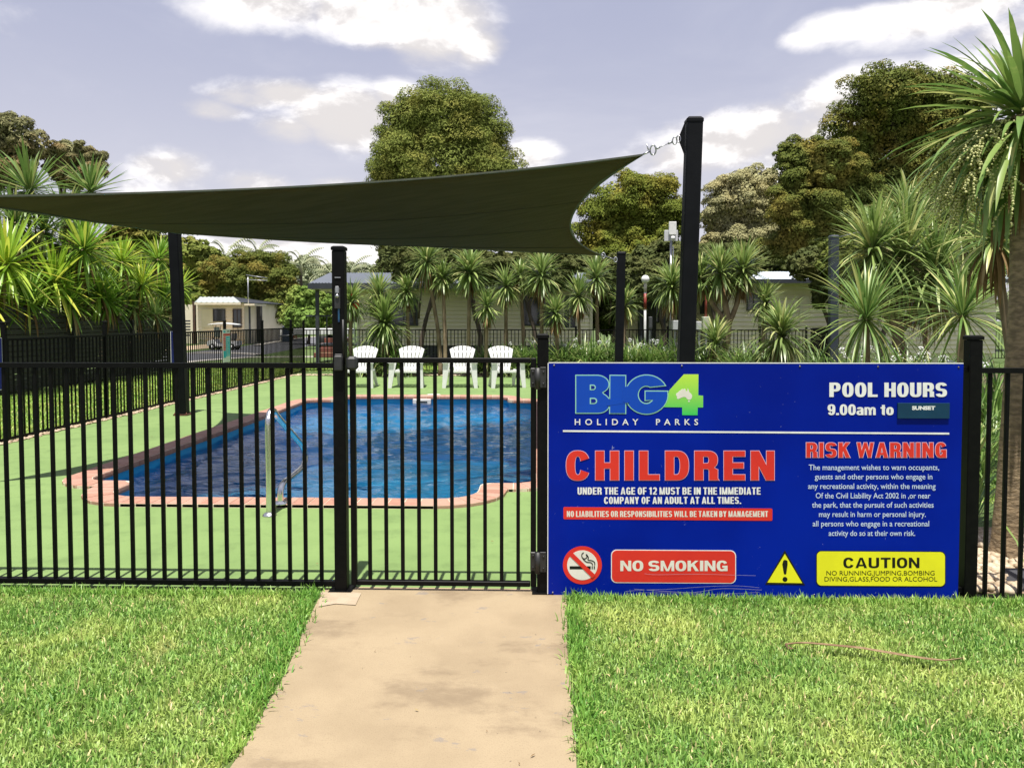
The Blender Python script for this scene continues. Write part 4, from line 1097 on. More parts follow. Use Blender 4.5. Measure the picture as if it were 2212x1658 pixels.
for k in range(9):
    side_quad(cpr, w * .46, w * random.uniform(.7, .9), h * (.22 + .06 * k), h * (.235 + .06 * k), S_PALE, 3, 'text_line')
for k in range(7):
    side_quad(cpr, .02, w * random.uniform(.25, .33), h * (.40 + .055 * k), h * (.41 + .055 * k), S_PALE, 3, 'text_line')
side_quad(cpr, .03, w * .35, h * .90, h * .96, S_CYAN, 1); side_quad(cpr, w * .6, w * .85, h * .92, h * .95, S_BLK, 1)
def side_text(t, s, y0, cz, hgt, wid, m, lvl):
    vs, fs = text_geo(s, .04); lo, hi = caph(.04)
    X = (vs[:, 0] - vs[:, 0].min()) / (vs[:, 0].max() - vs[:, 0].min())
    Y = (vs[:, 1] - lo) / (hi - lo)
    me = bpy.data.meshes.new('lettering'); me.from_pydata([(0, y0 + a * wid, cz + (b - .5) * hgt) for a, b in zip(X, Y)], [], fs); me.materials.append(m)
    link('lettering', me, t, loc=(.0085 + lvl * .0012, 0, 0))
ps, w, h = side_sign('depth_sign', 'tall blue sign with white lettering, half hidden by the left sail post', 368.5, 398, 715, 792)
side_quad(ps, 0, w, 0, h, S_WHITE, 0, 'board'); side_quad(ps, .006, w - .006, .006, h - .006, S_NAVY, 1)
for k, s_ in enumerate(('P', 'D', 'm', '1')): side_text(ps, s_, .20, h * (.87 - .21 * k), .095 if s_ != 'm' else .085, .16, S_WHITE, 3)
ls_, w, h = side_sign('notice_sign', 'blue notice with white border at the left edge on the side fence', -60, 4.2, 730, 846)
side_quad(ls_, 0, w, 0, h, S_WHITE, 0, 'board'); side_quad(ls_, .008, w - .008, .008, h - .008, S_NAVY, 1)
side_quad(ls_, .05, w * .8, h * .45, h * .5, S_WHITE, 3, 'text_line')
# ------------------------------------------------------------------ strap-leaved plants
def leaf_material(name, c1, c2, c3, trans=.30, use_attr=True, rough=.38, spec=.5):
    m = bpy.data.materials.new(name); m.use_nodes = True; q = NT(m.node_tree); pb = q.n['Principled BSDF']; out = q.n['Material Output']
    if use_attr: r = q.node('ShaderNodeAttribute', attribute_name='rnd').outputs['Fac']
    else: r = q.node('ShaderNodeObjectInfo').outputs['Random']
    c = q.mix(r, c1, c2); c = q.mix(q.ramp(r, .80, .95), c, c3)
    tc = q.node('ShaderNodeTexCoord'); c = q.mix(q.math('MULTIPLY', q.ramp(q.noise(tc.outputs['Object'], 9, 3), .5, .75), .3), c, c3)
    q.l.new(c, pb.inputs['Base Color']); pb.inputs['Roughness'].default_value = rough; pb.inputs['Specular IOR Level'].default_value = spec
    tr = q.node('ShaderNodeBsdfTranslucent'); q.l.new(c, tr.inputs[0]); mx = q.node('ShaderNodeMixShader'); mx.inputs[0].default_value = trans
    q.l.new(pb.outputs[0], mx.inputs[1]); q.l.new(tr.outputs[0], mx.inputs[2]); q.l.new(mx.outputs[0], out.inputs[0]); return m
CORD = leaf_material('cabbage_palm_leaf', (.12, .20, .055), (.32, .41, .12), (.56, .56, .24))
CORD_I = leaf_material('cabbage_palm_single_leaf', (.11, .21, .050), (.28, .38, .10), (.52, .52, .20), use_attr=False)
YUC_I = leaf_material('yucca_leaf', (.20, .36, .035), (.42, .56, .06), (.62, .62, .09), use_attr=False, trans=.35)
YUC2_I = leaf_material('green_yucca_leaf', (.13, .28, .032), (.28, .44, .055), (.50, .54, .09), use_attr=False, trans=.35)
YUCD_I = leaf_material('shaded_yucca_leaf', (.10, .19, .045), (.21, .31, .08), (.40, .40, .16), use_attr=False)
DRYL = leaf_material('dry_leaf', (.15, .085, .035), (.26, .17, .075), (.34, .26, .13), trans=.15, rough=.7, spec=.2)
DRYL_I = leaf_material('dry_single_leaf', (.15, .085, .035), (.26, .17, .075), (.34, .26, .13), trans=.15, use_attr=False, rough=.7, spec=.2)
STRAP = leaf_material('strap_leaf', (.07, .15, .03), (.20, .31, .07), (.42, .46, .18))
BARK = mat('cork_bark', (.30, .22, .13), .9, col2=(.15, .11, .065), scale=18, detail=8, bump=1.0, bscale=34, stretch=(1, 1, 2.2))
BARKD = mat('brown_trunk', (.26, .19, .12), .9, col2=(.14, .10, .06), scale=9, detail=6, bump=.9, bscale=26, stretch=(1, 1, .3))
BARKT = mat('tree_bark', (.10, .075, .055), .9, col2=(.05, .038, .028), scale=6, bump=.8, bscale=18, stretch=(1, 1, .3))
FLOW = mat('white_flower', (.72, .72, .70), .6, col2=(.6, .6, .62), scale=30)

def leaf_rows(e, droop, K, L, w, fold=.16):
    """profile of one leaf in its own vertical plane: returns rows (x,z,halfwidth)"""
    x = z = 0.0; rows = []
    for k in range(K + 1):
        t = k / K
        rows.append((x, z, w * .5 * (.55 + .45 * min(1, t * 4)) * (1 - max(0, (t - .5) / .5) ** 2.2) + (0 if k < K else 0)))
        a = max(R(-86), e - droop * (t + .5 / K) ** 1.4); x += math.cos(a) * L / K; z += math.sin(a) * L / K
    return rows
_lm = {}
def leaf_mesh(cls, droop, wr, m):
    key = (cls, round(droop, 2), wr, m.name)
    if key not in _lm:
        K = 6; rows = leaf_rows(R(cls), droop, K, 1.0, wr); vs = []; fs = []
        for (x, z, h) in rows: vs += [(x, -h, z + h * .35), (x, 0, z), (x, h, z + h * .35)]
        for k in range(K):
            a = k * 3; fs += [(a, a + 1, a + 4, a + 3), (a + 1, a + 2, a + 5, a + 4)]
        _lm[key] = MB().add(vs, fs, True).mesh('leaf', m)
    return _lm[key]
def elevs(n, emin, emax, p=1.0):
    return [emin + (emax - emin) * ((i + .5) / n) ** p for i in range(n)]
def rosette_single(parent, c, n, L, wr, m, emin=-45, emax=86, droop=.55, dry=0, mdry=None, seed=0, r0=.03, side=None):
    rr = random.Random(seed)
    for i, e in enumerate(elevs(n, emin, emax, .85)):
        az = i * 2.39996 + rr.uniform(-.25, .25)
        if side is not None and i % 3 != 0:
            az = side + rr.gauss(0, .95)
        e += rr.uniform(-7, 7); cls = round(e / 9) * 9
        d = droop * (1.25 - .5 * (e + 45) / 130) + rr.choice([-.12, 0, .12, .25])
        mm = mdry if (mdry and i < dry) else m
        o = link('leaf', leaf_mesh(cls, round(max(.05, d) * 4) / 4, wr, mm), parent)
        o.location = Vector(c) + Vector((math.cos(az) * r0, math.sin(az) * r0, (e / 90) * .05 + rr.uniform(-.03, .03)))
        s = L * rr.uniform(.72, 1.12) * (.86 if e > 70 else 1); o.rotation_euler = (0, 0, az); o.scale = (s, s, s)
def crown_mesh(name, cs, m, seed=0, K=5):
    """cs: list of (centre, n, L, w, emin, emax, droop) merged into one mesh"""
    g_ = np.random.default_rng(seed); V, F, A = [], [], []; off = 0
    for (c, n, L, w, emin, emax, droop) in cs:
        i = np.arange(n); e = np.radians(emin + (emax - emin) * ((i + .5) / n) ** .85 + g_.uniform(-8, 8, n)); az = i * 2.39996 + g_.uniform(-.3, .3, n)
        Ls = L * g_.uniform(.7, 1.12, n); ws = w * g_.uniform(.75, 1.2, n); dr = droop * g_.uniform(.5, 1.6, n)
        x = np.full(n, .02); z = g_.uniform(-.04, .04, n) + np.sin(e) * .05; rows = []
        for k in range(K + 1):
            t = k / K; h = ws * .5 * (.55 + .45 * min(1, t * 4)) * (1 - max(0, (t - .5) / .5) ** 2.2)
            rows.append((x.copy(), z.copy(), h)); a = np.maximum(R(-86), e - dr * (t + .5 / K) ** 1.4); x = x + np.cos(a) * Ls / K; z = z + np.sin(a) * Ls / K
        ca, sa = np.cos(az), np.sin(az); pts = []
        for (x, z, h) in rows:
            for s in (-1, 1): pts.append(np.stack([c[0] + x * ca - s * h * sa, c[1] + x * sa + s * h * ca, c[2] + z], 1))
        V.append(np.stack(pts, 1).reshape(-1, 3)); b = np.arange(n)[:, None] * (2 * (K + 1)) + off
        for k in range(K): F.append(b + np.array([[2 * k, 2 * k + 1, 2 * k + 3, 2 * k + 2]]))
        A.append(np.repeat(g_.random(n), 2 * (K + 1))); off += n * 2 * (K + 1)
    return np_mesh(name, np.concatenate(V), np.concatenate(F), m, {'rnd': np.concatenate(A)}, smooth=True)

CG = 'cabbage palms planted behind the pool'
def cabbage(label, heads, Y, base_px, trunk_r=.058, n=215, L=.73, w=.046, seed=0, indiv=False, emin=-70, droop=.55, group=CG, skirt=0):
    """heads: (px, py, size factor)"""
    bx = P(base_px, 760, Y).x; t = thing('cabbage_palm', label, 'palm', (bx, Y, 0), 0, group)
    rr = random.Random(seed); fork = None
    hs = [P(px, py, Y + rr.uniform(-.15, .15)) - Vector((bx, Y, 0)) for px, py, _ in heads]
    h0 = max(hs, key=lambda v: v.z)
    if len(hs) > 1: fork = Vector((h0.x * .35, 0, max(.3, min(h.z for h in hs) * .55)))
    for i, h in enumerate(hs):
        if fork is None: pts = [Vector((0, 0, -.02)), Vector((h.x * .15, h.y * .2, h.z * .35)), Vector((h.x * .6, h.y * .6, h.z * .7)), h]
        else: pts = ([Vector((0, 0, -.02)), fork * .5, fork, fork.lerp(h, .5) + Vector((h.x * .08, 0, 0)), h] if i == 0 else [fork, fork.lerp(h, .5) + Vector((h.x * .12, 0, -.03)), h])
        k = 1.0 if i == 0 else .72
        pts = [Vector(q_) for q_ in smooth_path([tuple(p) for p in pts], 4)]
        m_ = len(pts); MB().tube(pts, [trunk_r * k * (1.25 if j == 0 and i == 0 else 1) * (1 - .35 * j / m_) * rr.uniform(.93, 1.07) for j in range(m_)], 10).build('trunk', BARKD, t)
    cs = []
    for h, (px, py, s) in zip(hs, heads):
        if indiv: rosette_single(t, h, int(n * min(1, s + .1)), L * s, w / L, CORD_I, emin, 86, droop, dry=skirt, mdry=DRYL_I, seed=seed + int(px))
        else:
            v_ = rr.uniform(.82, 1.12); cs.append((h, int(n * (.6 + .4 * s) * rr.uniform(.75, 1.1)), L * s * v_, w * (.7 + .3 * s) * rr.uniform(.85, 1.1), emin + rr.uniform(-8, 22), 86, droop * rr.uniform(.7, 1.5)))
    if cs:
        link('leaf_crown', crown_mesh('leaf_crown', cs, CORD, seed), t)
        dr = [(Vector(c[0]) - Vector((0, 0, .05)), rr.randint(8, 60), c[2] * rr.uniform(.7, 1.05), c[3] * .8, -86, -50, .2) for c in cs]
        link('dry_leaves', crown_mesh('dry_leaves', dr, DRYL, seed + 1, 4), t)
    return t

cabbage('cabbage palm seen just right of the tall latch post, with reddish orange centre', [(758, 656, .9)], 18.9, 757, seed=1)
cabbage('short bushy cabbage palm behind the gap between first and second white chairs', [(830, 700, 1.0)], 18.9, 833, seed=2, L=.90, n=280)
cabbage('leafy cabbage palm rising behind the short bushy one, left of the thin-trunked palm', [(818, 640, .95)], 19.5, 826, seed=3)
cabbage('thin-trunked cabbage palm rising behind the second white chair', [(878, 634, .85)], 19.2, 884, seed=4)
cabbage('tall cabbage palm with slanting bare trunk behind the second and third white chairs', [(922, 566, 1.08)], 19.0, 952, seed=5)
cabbage('cabbage palm with drooping yellowish head between two taller palms behind the third chair', [(957, 602, .72)], 18.8, 962, seed=6, w=.042)
cabbage('tallest cabbage palm in the middle, spiky upright head above the third white chair', [(1014, 592, 1.12)], 18.7, 1012, seed=7, emin=-72, w=.056, n=250)
cabbage('low cabbage palm with drooping head just behind the gate top above the fourth chair', [(1052, 664, .82)], 18.5, 1050, seed=8)
cabbage('cabbage palm behind the drooping low one, slightly taller and to its right', [(1093, 620, .85)], 19.4, 1093, seed=9)
cabbage('slender-trunked cabbage palm left of the gate hinge post', [(1124, 596, .66)], 19.6, 1132, seed=10, w=.042)
cabbage('full-headed cabbage palm directly above the gate hinge post', [(1170, 598, 1.0)], 19.0, 1170, seed=11, n=260)
cabbage('small low cabbage palm just above the left end of the blue sign', [(1200, 678, .78)], 18.4, 1205, seed=12)
cabbage('small cabbage palm above the lettering logo of the blue sign', [(1250, 640, .78)], 18.9, 1252, seed=13, trunk_r=.045)
cabbage('cabbage palm left of the shorter sail post, under the sail corner', [(1288, 602, .86)], 19.2, 1291, seed=14)
cabbage('cabbage palm directly behind the shorter black sail post', [(1350, 662, .88)], 18.6, 1346, seed=15)
cabbage('cabbage palm just left of the tallest sail post', [(1452, 622, .98)], 18.0, 1500, seed=16, n=260)
cabbage('big many-stemmed cabbage palm right of the tallest sail post', [(1556, 592, 1.12), (1604, 586, .85), (1512, 600, .75)], 17.0, 1556, seed=17, trunk_r=.085, n=260, L=.80)
cabbage('small cabbage palm in front of the cream cabin wall', [(1654, 656, .72)], 17.0, 1645, seed=18)
cabbage('low rounded grassy cabbage palm just above the top edge of the blue sign', [(1688, 728, 1.05)], 14.5, 1690, seed=19, n=340, emin=-78, L=.85, droop=.9)
cabbage('stemless cabbage palm at the foot of the big many-stemmed one', [(1545, 745, .85)], 16.2, 1548, seed=20, n=180, emin=-10)
cabbage('spiky low cabbage palm with long arching leaves left of the corner post', [(1871, 690, 1.05)], 10.6, 1875, seed=21, L=.95, n=150, w=.032, indiv=True, emin=-50, droop=.55)
cabbage('large forked cabbage palm with drooping heads behind the spiky low ones', [(1953, 560, 1.15), (1885, 545, .9), (2020, 590, .9)], 12.5, 1972, seed=22, trunk_r=.11, n=300, L=1.05, w=.046, emin=-78)
cabbage('dark green cabbage palm behind the right corner post of the sign', [(2079, 682, 1.0)], 9.6, 2076, seed=23, L=.92, n=140, w=.030, indiv=True, emin=-45, droop=.5)
cabbage('cabbage palm with pale drooping leaves and brown skirt left of the thick trunk', [(2148, 520, 1.0)], 8.2, 2200, seed=24, L=.66, n=150, w=.038, indiv=True, emin=-85, droop=.7, skirt=34)
cabbage('distant leafy cabbage palm above the forked one', [(1962, 470, .9), (2060, 480, .9)], 14.5, 2010, seed=25, L=1.1, n=320, w=.045)
# the orange-red shoot in the first palm
ob = P(768, 660, 18.7)

# the big foreground tree at the right edge: every leaf its own object
BY = 4.62; bb = G(2171, 1201); big = thing('cabbage_tree', 'large cabbage tree with thick corky trunk at the right edge behind the fence', 'palm', (bb.x, bb.y, 0))
hd = P(2209, 250, BY) - Vector((bb.x, bb.y, 0))
tp_ = smooth_path([(0, 0, -.03), (.012, 0, .30), (.035, 0, .9), (.055, 0, 1.5), (.055, .01, 2.0), (hd.x, hd.y, hd.z)], 5)
rt = []
for i in range(len(tp_)):
    t = i / (len(tp_) - 1); rt.append((.105 if t < .03 else .074 * (1 + .45 * math.exp(-t * 14))) * (1 - .18 * t) * random.uniform(.97, 1.03))
MB().tube(tp_, rt, 22).build('trunk', BARK, big)
rosette_single(big, hd, 170, .62, .066, CORD_I, -60, 88, .50, seed=77, r0=.03)
rosette_single(big, hd + Vector((0, 0, -.06)), 90, .74, .050, CORD_I, -78, 5, .60, seed=79, r0=.04, side=math.pi)
rosette_single(big, hd + Vector((-.02, 0, -.12)), 26, .62, .05, DRYL_I, -88, -55, .2, seed=78, r0=.05)
h2 = P(2225, 430, 4.9) - Vector((bb.x, bb.y, 0))
# seed panicles: strings of small pale berries hanging on the left side
bm = bmesh.new(); bmesh.ops.create_icosphere(bm, subdivisions=1, radius=1); bv = np.array([v.co[:] for v in bm.verts]); bf = np.array([[v.index for v in f.verts] for f in bm.faces]); bm.free()
BERRY = mat('pale_berry', (.55, .52, .24), .5, col2=(.42, .44, .17), scale=30)
STALK = mat('green_stalk', (.14, .20, .05), .6, col2=(.20, .24, .08), scale=20)
for j in range(13):
    rr = random.Random(j + 5); V, F = [], []; st = MB(); off = 0
    az = math.pi + rr.uniform(-.75, .75); main = [hd + Vector((0, 0, -.05))]; el = rr.uniform(-.35, .25)
    for k in range(8): main.append(main[-1] + Vector((math.cos(az) * math.cos(el), math.sin(az) * math.cos(el), math.sin(el))) * .075); el -= rr.uniform(.18, .30)
    st.tube(main, .006, 5, r2=.002)
    for k in range(2, 9):
        for s in range(5):
            p = main[k].copy(); d = Vector((math.cos(az) * .4 + rr.uniform(-.8, .8), math.sin(az) * .4 + rr.uniform(-.8, .8), rr.uniform(-.9, .1))).normalized(); br = [p.copy()]
            for u in range(9):
                p = p + d * .020; d = (d + Vector((0, 0, -.16))).normalized(); br.append(p.copy())
                V.append(bv * rr.uniform(.0055, .0085) + np.array(p + Vector((rr.uniform(-.006, .006), rr.uniform(-.006, .006), rr.uniform(-.004, .004))))); F.append(bf + off); off += len(bv)
            st.tube(br[::2], .0014, 3, caps=False)
    pn = link('seed_panicle', np_mesh('seed_panicle', np.concatenate(V), np.concatenate(F), BERRY, smooth=True), big)
    st.build('stalk', STALK, pn)

# yuccas at the left, every leaf its own object
YG = 'yuccas behind the black screen fence'
def yucca(label, heads, m=YUC_I, n=118, L=.82, wr=.062, seed=0, back=0.0):
    pos = []
    rr = random.Random(seed)
    for (px, py, s) in heads:
        X = -9.72 - back - rr.uniform(0, .35); pos.append(PX(px, py, X))
    b0_ = Vector((-10.45 - back, pos[0].y + .2, 0)); t = thing('yucca', label, 'yucca', tuple(b0_), 0, YG)
    for i, ((px, py, s), p) in enumerate(zip(heads, pos)):
        h = p - b0_; b = Vector((rr.uniform(-.1, .1), rr.uniform(-.1, .1), 0))
        MB().tube(smooth_path([tuple(b), (h.x * .1, h.y * .3, h.z * .4), (h.x * .6, h.y * .7, h.z * .8), tuple(h)], 3), .06, 8, r2=.035).build('trunk', BARKD, t)
        rosette_single(t, h, n, L * s, wr, m, -78, 86, .22, dry=8, mdry=DRYL_I, seed=seed * 31 + i, r0=.05)
yucca('bright yellow-green yucca at the left edge, nearest the camera', [(14, 572, 1.3), (-40, 640, 1.1)], seed=1)
yucca('bright lime yucca hanging over the screen fence, second from the left edge', [(117, 612, 1.22)], seed=2, n=135)
yucca('darker green yucca with large central head below the sail edge', [(180, 540, 1.3), (215, 635, 1.0)], m=YUC2_I, seed=3, n=130)
yucca('yucca with several heads close to the left sail post', [(264, 566, .85), (306, 615, .9)], seed=4)
yucca('green yucca immediately left of the left sail post', [(342, 560, .92), (352, 640, .85)], m=YUC2_I, seed=5)
yucca('yucca leaves sticking out to the right of the left sail post', [(386, 622, .85)], seed=6)
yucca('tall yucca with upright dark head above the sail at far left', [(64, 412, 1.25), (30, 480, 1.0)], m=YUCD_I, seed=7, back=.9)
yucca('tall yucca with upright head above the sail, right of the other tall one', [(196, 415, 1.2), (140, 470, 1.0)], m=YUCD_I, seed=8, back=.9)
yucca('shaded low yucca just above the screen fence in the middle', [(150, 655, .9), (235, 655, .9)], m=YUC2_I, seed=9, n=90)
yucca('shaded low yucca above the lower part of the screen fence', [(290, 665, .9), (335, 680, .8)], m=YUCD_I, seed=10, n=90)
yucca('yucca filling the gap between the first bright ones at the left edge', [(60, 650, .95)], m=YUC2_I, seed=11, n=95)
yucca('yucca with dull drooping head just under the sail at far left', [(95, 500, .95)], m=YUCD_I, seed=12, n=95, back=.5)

# agapanthus clumps
AG = 'strap-leaved flowering clumps in the garden beds'
def clump(label, px, Y, h=.66, n=90, flowers=3, seed=0, w=.026, L=.95, spread=.26):
    bx = P(px, 760, Y).x; t = thing('agapanthus', label, 'plant', (bx, Y, 0), 0, AG); rr = random.Random(seed)
    cs = []
    for k in range(4):
        cs.append((Vector((rr.uniform(-spread, spread), rr.uniform(-spread, spread) * .7, .05)), n // 4, L, w, 12, 88, 1.25))
    link('foliage', crown_mesh('foliage', cs, STRAP, seed), t)
    for k in range(flowers):
        x, y = rr.uniform(-.3, .3), rr.uniform(-.2, .2); z = h * rr.uniform(1.0, 1.3)
        MB().tube([(x * .5, y * .5, 0), (x, y, z)], .005, 5).build('flower_stem', STALK, t)
        mb = MB()
        for u in range(16):
            d = Vector((rr.gauss(0, 1), rr.gauss(0, 1), rr.gauss(.3, 1))).normalized() * .042
            mb.lathe((x + d.x, y + d.y, z + d.z), [(.001, -.010), (.012, 0), (.006, .010)], 5, sm=False)
        mb.build('flower_head', FLOW, t)
spots = [(775, 18.9, 5, 'flowering clump behind the first white chair at the latch post'), (800, 19.3, 6, 'white-flowered clump between the latch post and the first chair'), (845, 19.1, 3, 'strappy green clump between the first and second chairs'),
         (866, 18.95, 2, 'dark strappy clump beside the second white chair'), (1040, 19.1, 0, 'strappy clump between the third and fourth chairs'), (1085, 19.2, 0, 'strappy clump directly behind the fourth chair'),
         (1118, 19.0, 1, 'strappy clump right of the fourth chair'), (1140, 18.85, 1, 'bright strappy clump next to the gate hinge post'), (1190, 18.6, 3, 'white-dotted clump just right of the hinge post'),
         (1225, 18.4, 3, 'green clump above the sign edge, just left of the first logo letter'), (1262, 18.2, 2, 'green clump above the first logo letter, at the foot of a small palm'), (1298, 18.4, 2, 'green clump immediately left of the shorter sail post'),
         (1362, 17.8, 2, 'green clump immediately right of the shorter sail post'), (1395, 17.6, 3, 'tall clump below the globe lamp'), (1428, 17.9, 2, 'pale green clump between the two black sail posts'),
         (1458, 17.5, 2, 'clump hard against the left side of the tallest sail post'), (1515, 16.6, 0, 'yellowish clump right of the tallest sail post'), (1590, 16.0, 0, 'clump of pale arching leaves beneath the many-stemmed palm'),
         (1630, 15.4, 0, 'low dark clump left of the rounded grassy palm'), (1760, 15.0, 0, 'low clump right of the rounded grassy palm'), (1845, 11.8, 5, 'flowering clump under the spiky low palm'),
         (1905, 12.0, 5, 'white-flowered clump in the right garden bed'), (1950, 11.4, 5, 'flowering clump at the foot of the large forked palm'), (2000, 11.2, 6, 'flowering clump between the forked palm and the corner post'),
         (2050, 10.6, 4, 'flowering clump left of the right corner post'), (2120, 8.4, 4, 'tall clump between the corner post and the thick trunk')]
for i, (px, Y, fl, lab) in enumerate(spots):
    clump(lab, px, Y, seed=100 + i, flowers=fl, n=300, h=.72 if Y > 16 else .78, L=1.10 if px > 1180 else .85)
clump('loose strappy plant with long pale leaves at the foot of the cabbage tree', 2100, 5.15, seed=300, flowers=0, n=44, L=.85, w=.014, spread=.06)
clump('dark strappy plant behind the right fence panel', 2128, 6.6, seed=301, flowers=0, n=120, L=.9, w=.016, spread=.2)
clump('strappy plant partly hidden behind the thick trunk', 2150, 7.4, seed=302, flowers=1, n=120, L=1.0, w=.016, spread=.25)

# ------------------------------------------------------------------ trees
def tree_leaf(name, c1, c2, c3):
    m = bpy.data.materials.new(name); m.use_nodes = True; q = NT(m.node_tree); pb = q.n['Principled BSDF']; out = q.n['Material Output']
    r = q.node('ShaderNodeAttribute', attribute_name='rnd').outputs['Fac']; tc = q.node('ShaderNodeTexCoord')
    c = q.mix(q.ramp(r, -.8, 1.5), c1, c2); c = q.mix(q.math('MULTIPLY', q.ramp(q.noise(tc.outputs['Object'], .7, 3), .45, .68), .7), c, c3)
    q.l.new(c, pb.inputs['Base Color']); pb.inputs['Roughness'].default_value = .7; pb.inputs['Specular IOR Level'].default_value = .1
    tr = q.node('ShaderNodeBsdfTranslucent'); q.l.new(c, tr.inputs[0]); mx = q.node('ShaderNodeMixShader'); mx.inputs[0].default_value = .15
    q.l.new(pb.outputs[0], mx.inputs[1]); q.l.new(tr.outputs[0], mx.inputs[2]); q.l.new(mx.outputs[0], out.inputs[0]); return m
T_OLIVE = tree_leaf('olive_foliage', (.105, .14, .030), (.225, .265, .055), (.27, .25, .055))
T_BROWN = tree_leaf('bronze_green_foliage', (.062, .095, .020), (.165, .19, .038), (.27, .20, .042))
T_YELG = tree_leaf('yellow_green_foliage', (.085, .125, .020), (.20, .235, .035), (.31, .26, .045))
T_PALE = tree_leaf('pale_cream_foliage', (0.24, 0.24, 0.11), (0.44, 0.42, 0.22), (0.48, 0.42, 0.2))
T_GUM = tree_leaf('gum_foliage', (0.13, 0.14, 0.06), (0.25, 0.24, 0.11), (0.33, 0.22, 0.1))
T_DARK = tree_leaf('dark_foliage', (0.05, 0.07, 0.022), (0.11, 0.13, 0.04), (0.13, 0.13, 0.04))
T_MID = tree_leaf('fresh_green_foliage', (0.11, 0.2, 0.04), (0.22, 0.33, 0.07), (0.28, 0.31, 0.07))
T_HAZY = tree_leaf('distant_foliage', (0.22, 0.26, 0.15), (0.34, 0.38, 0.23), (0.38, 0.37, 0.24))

def foliage(name, blobs, n, leaf, m, parent, seed=0, clumps=46, rc=.26, up=.25, fill=.25, elong=1.0, squash=.8):
    """blobs: (centre, rx, ry, rz) in tree-local metres"""
    g_ = np.random.default_rng(seed); C = []; Rr = []
    wts = np.array([b[1] * b[3] for b in blobs]); wts = wts / wts.sum()
    for b, wt in zip(blobs, wts):
        k = max(5, int(clumps * len(blobs) * wt)); u = g_.normal(size=(k, 3)); u /= np.linalg.norm(u, axis=1)[:, None]; u[:, 1] = -np.abs(u[:, 1]) * (g_.random(k) < .72) + np.abs(u[:, 1]) * 0 + u[:, 1] * 0 + np.where(g_.random(k) < .3, np.abs(u[:, 1]), 0)
        u /= np.linalg.norm(u, axis=1)[:, None]
        rad = g_.uniform(.70, .98, k)[:, None]; s = np.array([b[1], b[2], b[3]])
        C.append(np.array(b[0]) + u * s * rad); Rr.append(np.full(k, min(b[1], b[3]) * rc) * g_.uniform(.65, 1.3, k))
    C = np.concatenate(C); Rr = np.concatenate(Rr)
    p_ = Rr ** 2; p_ = p_ / p_.sum(); idx = g_.choice(len(C), size=int(n * (1 - fill)), p=p_)
    d = g_.normal(size=(len(idx), 3)); d /= np.linalg.norm(d, axis=1)[:, None]; d[:, 2] = np.where(g_.random(len(idx)) < up + .5, np.abs(d[:, 2]), d[:, 2])
    r = g_.uniform(.55, 1.0, len(idx)) ** .6
    pos = C[idx] + d * (Rr[idx] * r)[:, None] * np.array([1, 1, squash])
    # loose filling in the body of each blob so the crown is not hollow
    nf = int(n * fill); bi = g_.choice(len(blobs), size=nf, p=wts); u = g_.normal(size=(nf, 3)); u /= np.linalg.norm(u, axis=1)[:, None]
    bc = np.array([b[0] for b in blobs]); bs = np.array([[b[1], b[2], b[3]] for b in blobs])
    pos2 = bc[bi] + u * bs[bi] * g_.uniform(.45, .86, nf)[:, None]
    pos = np.concatenate([pos, pos2]); nrm = np.concatenate([d, u]) + g_.normal(0, .38, (len(pos), 3)); nrm[:, 2] += .30; nrm /= np.linalg.norm(nrm, axis=1)[:, None]
    a = np.cross(nrm, g_.normal(size=nrm.shape)); a /= np.linalg.norm(a, axis=1)[:, None]; b_ = np.cross(nrm, a)
    s = leaf * g_.uniform(.55, 1.35, len(pos)) * np.concatenate([np.ones(len(idx)), np.full(nf, 1.7)])
    s1 = (s * elong)[:, None]; s2 = (s / elong)[:, None]
    V = np.stack([pos - a * s1 - b_ * s2 * .5, pos + a * s1 * .9 - b_ * s2 * .2, pos + b_ * s2 * 1.05], 1).reshape(-1, 3)
    F = np.arange(len(pos))[:, None] * 3 + np.array([[0, 1, 2]])
    return link(name, np_mesh(name, V, F, m, {'rnd': np.repeat(g_.random(len(pos)), 3)}), parent), C
def tree(label, blobs, Y, n, m, leaf=.09, seed=0, group=None, trunk=True, cat='tree', base=None, name='tree', fill=.25, clumps=46, rc=.26, elong=1.0, depth=.8, trunk_r=.22, squash=.8):
    """blobs (px, py, rx_px, rz_px)"""
    bx = base if base is not None else sum(b[0] * b[2] for b in blobs) / sum(b[2] for b in blobs)
    X = P(bx, 700, Y).x; t = thing(name, label, cat, (X, Y, 0), 0, group); k = Y / FPX; bl = []; rr = random.Random(seed)
    for (px, py, rx, rz) in blobs:
        c = P(px, py, Y); bl.append(((c.x - X, rr.uniform(-.3, .3) * rx * k, c.z), rx * k, rx * k * depth, rz * k))
    o, C = foliage('crown', bl, n, leaf, m, t, seed, clumps=clumps, rc=rc, fill=fill, elong=elong, squash=squash)
    if trunk:
        top = min(b[0][2] for b in bl); mainb = max(bl, key=lambda b: b[1]); mc = Vector(mainb[0])
        MB().tube(smooth_path([(0, 0, -.1), (.1, 0, mc.z * .3), (mc.x * .5, 0, mc.z * .6), (mc.x, 0, mc.z)], 3), trunk_r, 9, r2=trunk_r * .35).build('trunk', BARKT, t)
        for b in bl:
            c = Vector(b[0]); s_ = Vector((c.x * .25, 0, max(.3, c.z * .45)))
            MB().tube([s_, s_.lerp(c, .5) + Vector((.1, 0, -.15)), c, c + Vector((rr.uniform(-.4, .4) * b[1], 0, b[3] * .5))], trunk_r * .42, 7, r2=trunk_r * .10).build('limb', BARKT, t)
    return t
